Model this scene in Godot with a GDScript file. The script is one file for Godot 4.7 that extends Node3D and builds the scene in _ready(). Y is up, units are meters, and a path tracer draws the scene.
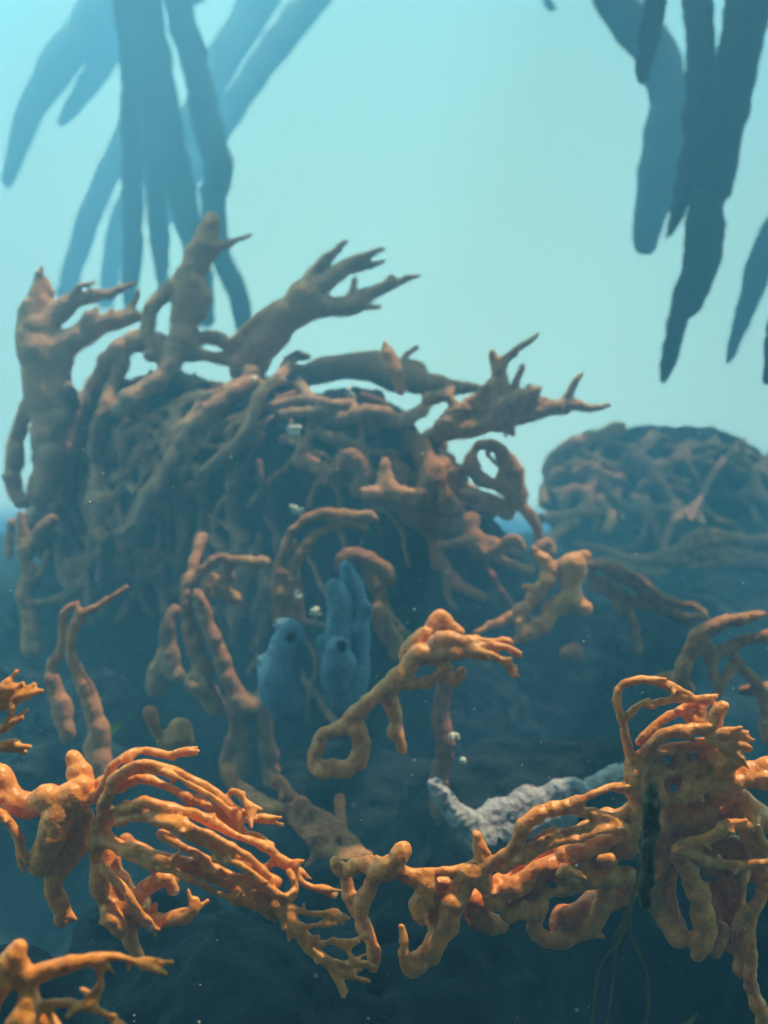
extends Node3D
# An underwater mangrove bank: sponge-covered mounds, hanging prop roots, turquoise water.

const F := 1098.0            # focal length in pixels for a 50 degree vertical view of 1024 rows
const SUN := Vector3(-0.32, -1.0, 0.04)   # the way the sunlight goes
const EYE := Vector3(0.0, 0.5, 0.0)

var names := {}
var mats := {}
var lump := FastNoiseLite.new()
var fine := FastNoiseLite.new()
var rng := RandomNumberGenerator.new()
# the colony being built
var cname := ""
var clabel := ""
var ccat := ""
var cgroup := ""
var cmat := ""
var cdepth := 1.0
var ccell := 0.003
var camp := 0.0006
var ctint := Color(1, 1, 1)
var cauto := false
var cfray := false           # whether tips fray and small nubs grow
var bones: Array = []
var carves: Array = []        # capsules cut out of the colony: from, to, radius
var core: Array = []         # spheres of the mounds: [Vector3, radius]


func numbered(n: String) -> String:
	if not names.has(n):
		names[n] = 0
		return n
	names[n] += 1
	return "%s_%03d" % [n, names[n]]


func at(x: float, y: float, d: float) -> Vector3:
	return EYE + Vector3((x - 384.0) / F * d, -(y - 512.0) / F * d, -d)


# spreads the distances round the middle of the scene
func spread(d: float) -> float:
	return 0.78 + (d - 0.78) * (2.5 if d > 0.78 else 2.1)


# distance along the view axis to the surface of the mounds, or the given one where they are missed
func surface_depth(x: float, y: float, other: float) -> float:
	var dir := Vector3((x - 384.0) / F, -(y - 512.0) / F, -1.0)
	var a := dir.length_squared()
	var found := 1e9
	for s in core:
		var oc: Vector3 = EYE - s[0]
		var r: float = s[1]
		var h := oc.dot(dir)
		var c := oc.length_squared() - r * r
		var q := h * h - a * c
		if q > 0.0:
			found = minf(found, (-h - sqrt(q)) / a)
	return minf(found, other + 0.12) if found < 1e8 else other


func begin(called: String, label: String, category: String, group: String, mat: String, depth: float, cell: float, amp := 0.0006, tint := Color(1, 1, 1), auto := false) -> void:
	cname = called
	clabel = label
	ccat = category
	cgroup = group
	cmat = mat
	cdepth = depth if category == "root" and depth > 1.0 else spread(depth)
	ccell = cell
	camp = amp
	ctint = tint
	cauto = auto
	cfray = mat == "orange"
	bones = []
	carves = []


# a hole through the skin: x, y, radius, and the centimetres in depth between which it is cut
func cut(x: float, y: float, r: float, z0: float, z1: float, dx := 0.0, dy := 0.0) -> void:
	carves.append([at(x, y, cdepth + z0 * 0.01), at(x + dx, y + dy, cdepth + z1 * 0.01), r / F * cdepth])


# a branch: x, y, radius in hundredths of the picture's units at its distance, and centimetres nearer (-) or farther (+)
func br(p: Array, part := "branch", extra := {}) -> void:
	var pts := PackedVector3Array()
	var rs := PackedFloat32Array()
	var k := 0
	while k + 3 < p.size():
		var x := float(p[k])
		var y := float(p[k + 1])
		var d := cdepth
		if cauto:
			d = surface_depth(x, y, cdepth)
		d += float(p[k + 3]) * 0.01
		pts.append(at(x, y, d))
		rs.append(float(p[k + 2]) / F * d)
		k += 4
	add_chain(pts, rs, part, extra)
	if cfray and pts.size() >= 3:
		var me := bones.size() - 1
		var op: PackedVector3Array = bones[me].p
		var orad: PackedFloat32Array = bones[me].r
		var last := op.size() - 1
		var ahead := (op[last] - op[maxi(0, last - 3)]).normalized()
		var kin := extra.duplicate()
		kin["alias"] = me
		kin["wobble"] = 0.1
		if orad[last] < 0.0022:
			for j in 3:
				var way := (ahead + Vector3(rng.randf_range(-0.8, 0.8), rng.randf_range(-0.8, 0.8), rng.randf_range(-0.6, 0.6))).normalized()
				var from := op[maxi(0, last - 1 - j)]
				var far := rng.randf_range(0.003, 0.007)
				add_chain(PackedVector3Array([from, from + way * far * 0.5, from + way * far + ahead * 0.002]), PackedFloat32Array([ccell * 1.2, ccell * 1.1, ccell * 1.0]), part, kin)
		for j in int(op.size() / 7.0):
			var at_ := rng.randi_range(1, last - 1)
			var side := Vector3(rng.randf_range(-1, 1), rng.randf_range(-1, 1), rng.randf_range(-0.3, 1)).normalized()
			var r := orad[at_]
			add_chain(PackedVector3Array([op[at_], op[at_] + side * (r + rng.randf_range(0.0005, 0.0035)) + ahead * 0.002]), PackedFloat32Array([r * 0.6, maxf(ccell * 0.8, r * 0.28)]), part, kin)


func add_chain(pts: PackedVector3Array, rs: PackedFloat32Array, part := "branch", extra := {}) -> void:
	var op := PackedVector3Array()
	var orad := PackedFloat32Array()
	var n := pts.size()
	if n == 1:
		op = PackedVector3Array([pts[0], pts[0] + Vector3(0, 0.0002, 0)])
		orad = PackedFloat32Array([rs[0], rs[0]])
	else:
		for i in n - 1:
			var a := pts[maxi(i - 1, 0)]
			var b := pts[i]
			var c := pts[i + 1]
			var e := pts[mini(i + 2, n - 1)]
			var step := maxf(minf(rs[i], rs[i + 1]) * 1.1, ccell * 1.6)
			var m := maxi(1, int(ceil(b.distance_to(c) / step)))
			m = mini(m, 14)
			for j in m:
				var t := float(j) / m
				op.append(b.cubic_interpolate(c, a, e, t))
				orad.append(lerpf(rs[i], rs[i + 1], t))
		op.append(pts[n - 1])
		orad.append(rs[n - 1])
	var wob: float = extra.get("wobble", 0.13 if cfray else 0.08)
	for i in op.size():
		orad[i] = maxf(orad[i], ccell * 0.7)
		var r := orad[i]
		var q := op[i] * 60.0
		if wob > 0.0 and n > 1:
			orad[i] = maxf(ccell * 0.65, r) * (1.0 + wob * 2.0 * lump.get_noise_3dv(q * 2.2 + Vector3(7, 3, 1)))
			op[i] += Vector3(lump.get_noise_3dv(q), lump.get_noise_3dv(q + Vector3(31, 0, 0)), lump.get_noise_3dv(q + Vector3(0, 57, 0))) * r * 4.0 * wob
	bones.append({"p": op, "r": orad, "part": part, "mat": extra.get("mat", cmat), "tint": extra.get("tint", ctint), "tip": op[op.size() - 1], "reach": maxf(orad[op.size() - 1] * 6.0, 0.024), "label": extra.get("label", ""), "alias": int(extra.get("alias", bones.size()))})


# turns the collected branches into one continuous skin, split into a mesh for each branch
func done(whole := false, blend := 0.8) -> Node3D:
	var c := ccell
	var k := c * blend
	var pad := c * 2.6
	var lo := Vector3(1e9, 1e9, 1e9)
	var hi := -lo
	for b in bones:
		var bp: PackedVector3Array = b.p
		var brd: PackedFloat32Array = b.r
		for i in bp.size():
			var e := Vector3.ONE * (brd[i] + pad + c * 2.0)
			lo = lo.min(bp[i] - e)
			hi = hi.max(bp[i] + e)
	var nx := int((hi.x - lo.x) / c) + 2
	var ny := int((hi.y - lo.y) / c) + 2
	var nz := int((hi.z - lo.z) / c) + 2
	var n := nx * ny * nz
	var nxy := nx * ny
	var E := PackedFloat32Array()
	E.resize(n)
	var T := PackedFloat32Array()
	T.resize(n)
	T.fill(1e9)
	var best := PackedFloat32Array()
	best.resize(n)
	best.fill(1e9)
	var own := PackedInt32Array()
	own.resize(n)
	var all := PackedInt32Array()
	for bi in bones.size():
		var bp: PackedVector3Array = bones[bi].p
		var brd: PackedFloat32Array = bones[bi].r
		var touched := PackedInt32Array()
		for s in bp.size() - 1:
			var a := bp[s] - lo
			var b2 := bp[s + 1] - lo
			var ra := brd[s]
			var dr := brd[s + 1] - ra
			var ab := b2 - a
			var inv := 1.0 / maxf(ab.length_squared(), 1e-12)
			var rm := maxf(ra, ra + dr) + pad
			var x0 := int((minf(a.x, b2.x) - rm) / c)
			var x1 := int((maxf(a.x, b2.x) + rm) / c) + 1
			var y0 := int((minf(a.y, b2.y) - rm) / c)
			var y1 := int((maxf(a.y, b2.y) + rm) / c) + 1
			var z0 := int((minf(a.z, b2.z) - rm) / c)
			var z1 := int((maxf(a.z, b2.z) + rm) / c) + 1
			for z in range(z0, z1):
				for y in range(y0, y1):
					var base := z * nxy + y * nx
					var q := Vector3(x0 * c, y * c, z * c) - a
					for x in range(x0, x1):
						var t := clampf(q.dot(ab) * inv, 0.0, 1.0)
						var d := (q - ab * t).length() - ra - dr * t
						q.x += c
						if d < pad:
							var i := base + x
							if d < T[i]:
								if T[i] > 1e8:
									touched.append(i)
								T[i] = d
		for i in touched:
			var d := T[i]
			T[i] = 1e9
			if E[i] == 0.0:
				all.append(i)
			E[i] += exp(-d / k)
			if d < best[i]:
				best[i] = d
				own[i] = bi
	var B := PackedByteArray()
	B.resize(n)
	var freq := 0.35 / maxf(c, 0.002)
	for i in all:
		var x := i % nx
		var y := (i / nx) % ny
		var z := i / nxy
		var d := -k * log(E[i])
		if camp > 0.0:
			d += camp * (lump.get_noise_3d((lo.x + x * c) * freq, (lo.y + y * c) * freq, (lo.z + z * c) * freq) * 1.4)
		for q in carves:
			var pa: Vector3 = q[0]
			var pb: Vector3 = q[1]
			var here := Vector3(lo.x + x * c, lo.y + y * c, lo.z + z * c)
			var t := clampf((here - pa).dot(pb - pa) / maxf((pb - pa).length_squared(), 1e-9), 0.0, 1.0)
			d = maxf(d, float(q[2]) - here.distance_to(pa.lerp(pb, t)))
		T[i] = d
		if d < 0.0:
			B[i] = 1
	var vid := PackedInt32Array()
	vid.resize(n)
	var V := PackedVector3Array()
	var N := PackedVector3Array()
	var off := PackedInt32Array([0, 1, nx, nx + 1, nxy, nxy + 1, nxy + nx, nxy + nx + 1])
	var edges := PackedInt32Array([0, 1, 2, 3, 4, 5, 6, 7, 0, 2, 1, 3, 4, 6, 5, 7, 0, 4, 1, 5, 2, 6, 3, 7])
	var cells := PackedInt32Array()
	for i in all:
		if i + nxy + nx + 1 >= n:
			continue
		var m := B[i] + B[i + 1] + B[i + nx] + B[i + nx + 1] + B[i + nxy] + B[i + nxy + 1] + B[i + nxy + nx] + B[i + nxy + nx + 1]
		if m == 0 or m == 8:
			continue
		var v := PackedFloat32Array([T[i], T[i + 1], T[i + nx], T[i + nx + 1], T[i + nxy], T[i + nxy + 1], T[i + nxy + nx], T[i + nxy + nx + 1]])
		for j in 8:
			v[j] = minf(v[j], pad)
		var sum := Vector3.ZERO
		var cnt := 0
		for e in 12:
			var p := edges[e * 2]
			var q := edges[e * 2 + 1]
			if (v[p] < 0.0) != (v[q] < 0.0):
				var t := v[p] / (v[p] - v[q])
				var pa := Vector3(p & 1, (p >> 1) & 1, p >> 2)
				var pb := Vector3(q & 1, (q >> 1) & 1, q >> 2)
				sum += pa.lerp(pb, t)
				cnt += 1
		var x := i % nx
		var y := (i / nx) % ny
		var z := i / nxy
		vid[i] = V.size() + 1
		V.append(lo + (Vector3(x, y, z) + sum / cnt) * c)
		N.append(Vector3(v[1] + v[3] + v[5] + v[7] - v[0] - v[2] - v[4] - v[6], v[2] + v[3] + v[6] + v[7] - v[0] - v[1] - v[4] - v[5], v[4] + v[5] + v[6] + v[7] - v[0] - v[1] - v[2] - v[3]).normalized())
		cells.append(i)
	# where the thing stands
	var low := V[0]
	for p in V:
		if p.y < low.y:
			low = p
	var quads: Array = []
	for bi in bones.size():
		quads.append(PackedInt32Array())
	var steps := [[1, nx, nxy], [nx, nxy, 1], [nxy, 1, nx]]
	for i in cells:
		for ax in 3:
			var o: int = steps[ax][0]
			var u: int = steps[ax][1]
			var w: int = steps[ax][2]
			if B[i] == B[i + o]:
				continue
			var q0 := vid[i]
			var q1 := vid[i - u]
			var q2 := vid[i - u - w]
			var q3 := vid[i - w]
			if q0 == 0 or q1 == 0 or q2 == 0 or q3 == 0:
				continue
			var who := 0 if whole else int(bones[own[i if B[i] == 1 else i + o]].alias)
			var list: PackedInt32Array = quads[who]
			if B[i] == 1:
				list.append_array(PackedInt32Array([q0 - 1, q2 - 1, q1 - 1, q0 - 1, q3 - 1, q2 - 1]))
			else:
				list.append_array(PackedInt32Array([q0 - 1, q1 - 1, q2 - 1, q0 - 1, q2 - 1, q3 - 1]))
			quads[who] = list
	var root: Node3D = null
	if not whole:
		root = Node3D.new()
		root.name = numbered(cname)
		add_child(root)
		root.position = low
		tag(root, clabel, ccat, cgroup)
	var remap := PackedInt32Array()
	remap.resize(V.size())
	var used_names := {}
	for bi in bones.size():
		var list: PackedInt32Array = quads[bi]
		if list.size() < 12:
			continue
		var bone: Dictionary = bones[bi]
		remap.fill(-1)
		var pv := PackedVector3Array()
		var pn := PackedVector3Array()
		var pc := PackedColorArray()
		var pi := PackedInt32Array()
		var tint: Color = bone.tint
		var tip: Vector3 = bone.tip
		var reach: float = bone.reach
		for id in list:
			if remap[id] < 0:
				remap[id] = pv.size()
				var p := V[id]
				pv.append(p - low)
				pn.append(N[id])
				var mott := 1.0 + 0.4 * lump.get_noise_3dv(p * 90.0) + 0.25 * fine.get_noise_3dv(p * 420.0)
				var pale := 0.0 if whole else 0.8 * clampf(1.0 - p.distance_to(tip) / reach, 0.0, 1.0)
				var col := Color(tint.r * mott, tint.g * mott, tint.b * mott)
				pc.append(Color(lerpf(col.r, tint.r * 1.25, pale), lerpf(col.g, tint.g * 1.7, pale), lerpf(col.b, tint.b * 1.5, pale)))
			pi.append(remap[id])
		var arr := []
		arr.resize(Mesh.ARRAY_MAX)
		arr[Mesh.ARRAY_VERTEX] = pv
		arr[Mesh.ARRAY_NORMAL] = pn
		arr[Mesh.ARRAY_COLOR] = pc
		arr[Mesh.ARRAY_INDEX] = pi
		var mesh := ArrayMesh.new()
		mesh.add_surface_from_arrays(Mesh.PRIMITIVE_TRIANGLES, arr)
		var o := MeshInstance3D.new()
		o.mesh = mesh
		o.material_override = mats[bone.mat]
		if whole:
			o.name = numbered(cname)
			add_child(o)
			o.position = low
			tag(o, clabel, ccat, cgroup)
			return o
		var pname: String = bone.part
		if used_names.has(pname):
			used_names[pname] += 1
			o.name = "%s_%03d" % [pname, used_names[pname]]
		else:
			used_names[pname] = 0
			o.name = pname
		if bone.label != "":
			o.set_meta("label", bone.label)
		root.add_child(o, true)
	return root


func tag(o: Node3D, label: String, category: String, group := "", kind := "") -> void:
	if label != "":
		o.set_meta("label", label)
	if category != "":
		o.set_meta("category", category)
	if group != "":
		o.set_meta("group", group)
	if kind != "":
		o.set_meta("kind", kind)


func noise_tex(freq: float, seed_: int, type := FastNoiseLite.TYPE_SIMPLEX_SMOOTH, size := 512) -> Texture2D:
	var nz := FastNoiseLite.new()
	nz.seed = seed_
	nz.noise_type = type
	nz.frequency = freq
	nz.fractal_octaves = 4
	var im := nz.get_seamless_image(size, size)
	return ImageTexture.create_from_image(im)


func skin(called: String, color: Color, rough: float, relief: Texture2D, scale: float, height: float, sss: float, spec := 0.35, speck: Texture2D = null) -> void:
	var m := StandardMaterial3D.new()
	m.resource_name = called
	m.albedo_color = color.linear_to_srgb()
	m.vertex_color_use_as_albedo = true
	m.roughness = rough
	m.metallic_specular = spec
	m.uv1_triplanar = true
	m.uv1_world_triplanar = true
	m.uv1_scale = Vector3.ONE * scale
	if speck:
		m.albedo_texture = speck
	m.heightmap_enabled = true
	m.heightmap_texture = relief
	m.heightmap_scale = height
	if sss > 0.0:
		m.subsurf_scatter_enabled = true
		m.subsurf_scatter_strength = sss
	mats[called] = m


func camera_and_light() -> void:
	var cam := Camera3D.new()
	cam.name = "camera"
	cam.position = EYE
	cam.fov = 50.0
	cam.near = 0.02
	cam.far = 100.0
	var lens := CameraAttributesPhysical.new()
	lens.frustum_focal_length = 25.73
	lens.frustum_focus_distance = 0.5
	lens.exposure_aperture = 7.5
	lens.frustum_near = 0.02
	lens.frustum_far = 100.0
	cam.attributes = lens
	add_child(cam)
	cam.make_current()

	var env := Environment.new()
	env.background_mode = Environment.BG_SKY
	var sm := ProceduralSkyMaterial.new()
	sm.sky_top_color = Color(0.83, 0.97, 0.74)
	sm.sky_horizon_color = Color(0.87, 1.0, 0.875)
	sm.sky_curve = 0.3
	sm.sky_energy_multiplier = 1.56
	sm.ground_horizon_color = Color(0.40, 0.66, 0.78)
	sm.ground_bottom_color = Color(0.12, 0.28, 0.38)
	sm.ground_curve = 0.2
	sm.ground_energy_multiplier = 1.0
	sm.sun_angle_max = 3.0
	var sky := Sky.new()
	sky.sky_material = sm
	env.sky = sky
	env.tonemap_mode = Environment.TONE_MAPPER_LINEAR
	env.tonemap_exposure = 11.4
	env.volumetric_fog_enabled = true
	env.volumetric_fog_density = 0.6
	env.volumetric_fog_albedo = Color(0.41, 0.70, 1.0)
	env.volumetric_fog_anisotropy = 0.1
	env.volumetric_fog_length = 12.0
	env.sdfgi_enabled = true
	env.ssao_enabled = true
	env.ssil_enabled = true
	var we := WorldEnvironment.new()
	we.name = "world_environment"
	we.environment = env
	add_child(we)

	var sun := DirectionalLight3D.new()
	sun.name = "sun"
	sun.light_energy = 1.6
	sun.light_color = Color(1.0, 0.92, 0.74)
	sun.light_angular_distance = 0.5
	sun.shadow_enabled = true
	add_child(sun)
	sun.look_at_from_position(Vector3.ZERO, SUN, Vector3.RIGHT)


func materials() -> void:
	lump.seed = 5
	lump.noise_type = FastNoiseLite.TYPE_SIMPLEX_SMOOTH
	lump.frequency = 1.0
	lump.fractal_type = FastNoiseLite.FRACTAL_NONE
	fine.seed = 9
	fine.frequency = 1.0
	fine.fractal_octaves = 2
	rng.seed = 77
	var pores := noise_tex(0.03, 3)
	var crumbs := noise_tex(0.02, 4, FastNoiseLite.TYPE_CELLULAR)
	var grain := noise_tex(0.012, 6)
	var film := noise_tex(0.02, 12)
	var ramp := Gradient.new()
	ramp.offsets = PackedFloat32Array([0.25, 0.45, 0.6, 0.8])
	ramp.colors = PackedColorArray([Color(0.86, 0.82, 0.8), Color(0.96, 0.94, 0.93), Color(1, 1, 1), Color(1.0, 0.99, 0.97)])
	var im := (film as ImageTexture).get_image()
	im.convert(Image.FORMAT_RGBA8)
	for y in im.get_height():
		for x in im.get_width():
			im.set_pixel(x, y, ramp.sample(im.get_pixel(x, y).r))
	var blotch := ImageTexture.create_from_image(im)
	skin("orange", Color(0.86, 0.30, 0.045), 0.38, pores, 22.0, 0.05, 0.12, 0.5, blotch)
	skin("ochre", Color(0.60, 0.255, 0.115), 0.7, pores, 20.0, 0.12, 0.08, 0.35, blotch)
	skin("brown", Color(0.55, 0.255, 0.15), 0.85, pores, 16.0, 0.15, 0.0, 0.35, blotch)
	skin("blue", Color(0.15, 0.27, 0.40), 0.75, pores, 24.0, 0.06, 0.1, 0.35, blotch)
	skin("mud", Color(0.018, 0.034, 0.046), 0.95, crumbs, 5.0, 0.6, 0.0)  # blue of the navy shadows put into the mud colour
	skin("peat", Color(0.007, 0.013, 0.022), 0.95, grain, 5.0, 0.9, 0.0)  # navy shadow tone put into the base colour, nearly black
	skin("bark", Color(0.014, 0.03, 0.034), 0.9, grain, 8.0, 0.3, 0.0)
	skin("shell", Color(0.75, 0.62, 0.55), 0.6, pores, 30.0, 0.1, 0.0)
	skin("crust", Color(0.44, 0.39, 0.40), 0.9, crumbs, 16.0, 0.3, 0.0)
	skin("slime", Color(0.5, 0.52, 0.45), 0.4, pores, 20.0, 0.02, 0.0)
	var ooze: StandardMaterial3D = mats["slime"]
	ooze.transparency = BaseMaterial3D.TRANSPARENCY_ALPHA
	ooze.albedo_color.a = 0.5
	ooze.roughness = 0.8
	skin("dead_wood", Color(0.10, 0.075, 0.05), 0.85, grain, 20.0, 0.3, 0.0)
	skin("hazed_bark", Color(0.30, 0.29, 0.24), 0.9, grain, 8.0, 0.3, 0.0)  # lightened so the far roots fade into the water like haze
	skin("straw", Color(0.55, 0.5, 0.25), 0.6, pores, 20.0, 0.02, 0.0)
	skin("speck", Color(0.7, 0.7, 0.65), 0.8, pores, 20.0, 0.0, 0.0)
	skin("leaf", Color(0.08, 0.30, 0.06), 0.5, pores, 20.0, 0.02, 0.0)


func sphere(x: float, y: float, r: float, d: float) -> void:
	# a lump of a mound whose front lies at distance d
	var e := spread(d)
	var rr := r / F * (e + r / F)
	core.append([at(x, y, e + rr), rr])


func mound(called: String, label: String, from: int, cell: float, amp: float, mat: String) -> void:
	begin(called, label, "mound", "", mat, 1.0, cell, amp)
	for i in range(from, core.size()):
		add_chain(PackedVector3Array([core[i][0]]), PackedFloat32Array([core[i][1] - 0.012]))
	done(true, 1.6)


func ground_height(x: float, z: float) -> float:
	var d := -z
	var h := 0.20 + 0.16 * smoothstep(0.4, 1.6, d) + 0.05 * smoothstep(1.6, 2.5, d)
	h -= 0.32 * (1.0 - smoothstep(1.05, 1.7, d)) + 0.05 * smoothstep(-0.15, 0.05, x) * (1.0 - smoothstep(1.2, 1.8, d))
	h += 0.022 * lump.get_noise_2d(x * 7.0, z * 7.0) + 0.012 * lump.get_noise_2d(x * 19.0, z * 19.0) + 0.006 * lump.get_noise_2d(x * 50.0, z * 50.0)
	return h


func seabed() -> void:
	var pv := PackedVector3Array()
	var pn := PackedVector3Array()
	var pc := PackedColorArray()
	var pi := PackedInt32Array()
	var m := 220
	var xs := PackedFloat32Array()
	var zs := PackedFloat32Array()
	for i in m + 1:
		var t := float(i) / m * 2.0 - 1.0
		xs.append(0.9 * t + 2.6 * pow(t, 5.0))
		zs.append(-1.2 + 1.1 * t + 2.0 * pow(t, 5.0))
	for j in m + 1:
		for i in m + 1:
			var x := xs[i]
			var z := zs[j]
			pv.append(Vector3(x, ground_height(x, z), z))
			var e := 0.004
			pn.append(Vector3(ground_height(x - e, z) - ground_height(x + e, z), 2.0 * e, ground_height(x, z - e) - ground_height(x, z + e)).normalized())
			var t := 1.0 + 0.4 * lump.get_noise_2d(x * 30.0, z * 30.0) + 0.4 * fine.get_noise_2d(x * 150.0, z * 150.0)
			pc.append(Color(t, t, t))
	for j in m:
		for i in m:
			var a := j * (m + 1) + i
			pi.append_array(PackedInt32Array([a, a + 1, a + m + 2, a, a + m + 2, a + m + 1]))
	var arr := []
	arr.resize(Mesh.ARRAY_MAX)
	arr[Mesh.ARRAY_VERTEX] = pv
	arr[Mesh.ARRAY_NORMAL] = pn
	arr[Mesh.ARRAY_COLOR] = pc
	arr[Mesh.ARRAY_INDEX] = pi
	var mesh := ArrayMesh.new()
	mesh.add_surface_from_arrays(Mesh.PRIMITIVE_TRIANGLES, arr)
	var o := MeshInstance3D.new()
	o.name = "seabed"
	o.mesh = mesh
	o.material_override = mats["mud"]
	add_child(o)
	tag(o, "dark silty seabed under the sponge mounds", "seabed", "", "structure")


func mounds() -> void:
	sphere(95, 455, 70, 1.06)
	sphere(170, 440, 80, 1.02)
	sphere(260, 450, 82, 0.99)
	sphere(350, 460, 82, 0.97)
	sphere(420, 492, 56, 0.97)
	sphere(468, 548, 46, 0.98)
	sphere(170, 510, 85, 1.02)
	sphere(290, 560, 110, 1.0)
	sphere(400, 590, 110, 0.97)
	sphere(470, 640, 100, 0.96)
	sphere(340, 690, 105, 0.99)
	sphere(250, 760, 70, 0.99)
	sphere(440, 740, 120, 0.93)
	sphere(560, 690, 105, 0.96)
	sphere(640, 660, 70, 0.99)
	sphere(350, 860, 130, 0.86)
	sphere(520, 880, 150, 0.80)
	sphere(660, 860, 140, 0.78)
	sphere(500, 582, 50, 1.0)
	sphere(520, 970, 130, 0.70)
	sphere(360, 970, 120, 0.70)
	sphere(670, 910, 130, 0.70)
	sphere(160, 1000, 120, 0.68)
	sphere(20, 1010, 80, 0.63)
	sphere(440, 1060, 150, 0.66)
	sphere(240, 1080, 150, 0.64)
	sphere(70, 525, 52, 1.10)
	sphere(125, 560, 66, 1.09)
	sphere(70, 590, 45, 1.16)
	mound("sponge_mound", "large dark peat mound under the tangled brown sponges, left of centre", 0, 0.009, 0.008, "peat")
	var k := core.size()
	sphere(640, 510, 86, 1.40)
	sphere(584, 478, 40, 1.39)
	sphere(612, 458, 34, 1.40)
	sphere(572, 505, 30, 1.38)
	sphere(700, 515, 92, 1.42)
	sphere(590, 520, 42, 1.38)
	sphere(690, 482, 60, 1.42)
	sphere(640, 470, 46, 1.42)
	sphere(770, 540, 95, 1.45)
	sphere(640, 590, 90, 1.30)
	sphere(740, 600, 90, 1.28)
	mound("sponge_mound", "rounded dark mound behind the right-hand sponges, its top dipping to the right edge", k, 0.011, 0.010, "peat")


func slope() -> void:
	var k := core.size()
	for q in [[-40, 655, 60, 1.25], [25, 668, 52, 1.12], [95, 672, 60, 1.08], [20, 735, 60, 0.98], [105, 745, 60, 0.95], [-40, 760, 60, 0.95], [60, 800, 60, 0.88]]:
		sphere(q[0], q[1], q[2], q[3])
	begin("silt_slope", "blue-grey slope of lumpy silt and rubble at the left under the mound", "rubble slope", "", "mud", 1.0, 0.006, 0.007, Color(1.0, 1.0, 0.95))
	for i in range(k, core.size()):
		add_chain(PackedVector3Array([core[i][0]]), PackedFloat32Array([core[i][1] - 0.008]))
	for i in 220:
		var x := rng.randf_range(-30, 125)
		var y := rng.randf_range(640, 775)
		if not over_mound(x, y):
			continue
		add_chain(PackedVector3Array([at(x, y, surface_depth(x, y, spread(1.1)) + 0.009)]), PackedFloat32Array([rng.randf_range(0.009, 0.019)]))
	done(true, 1.2)
	core.resize(k)


func root_(label: String, group: String, depth: float, p: Array, more: Array = []) -> void:
	begin("mangrove_root", label, "root", group, "hazed_bark" if group.begins_with("faint") else "bark", depth, 0.0034 * depth, 0.003, Color(1, 1, 1))
	br(p, "stem", {"wobble": 0.05})
	for q in more:
		br(q, "side_root", {"wobble": 0.08})
	done()


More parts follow.
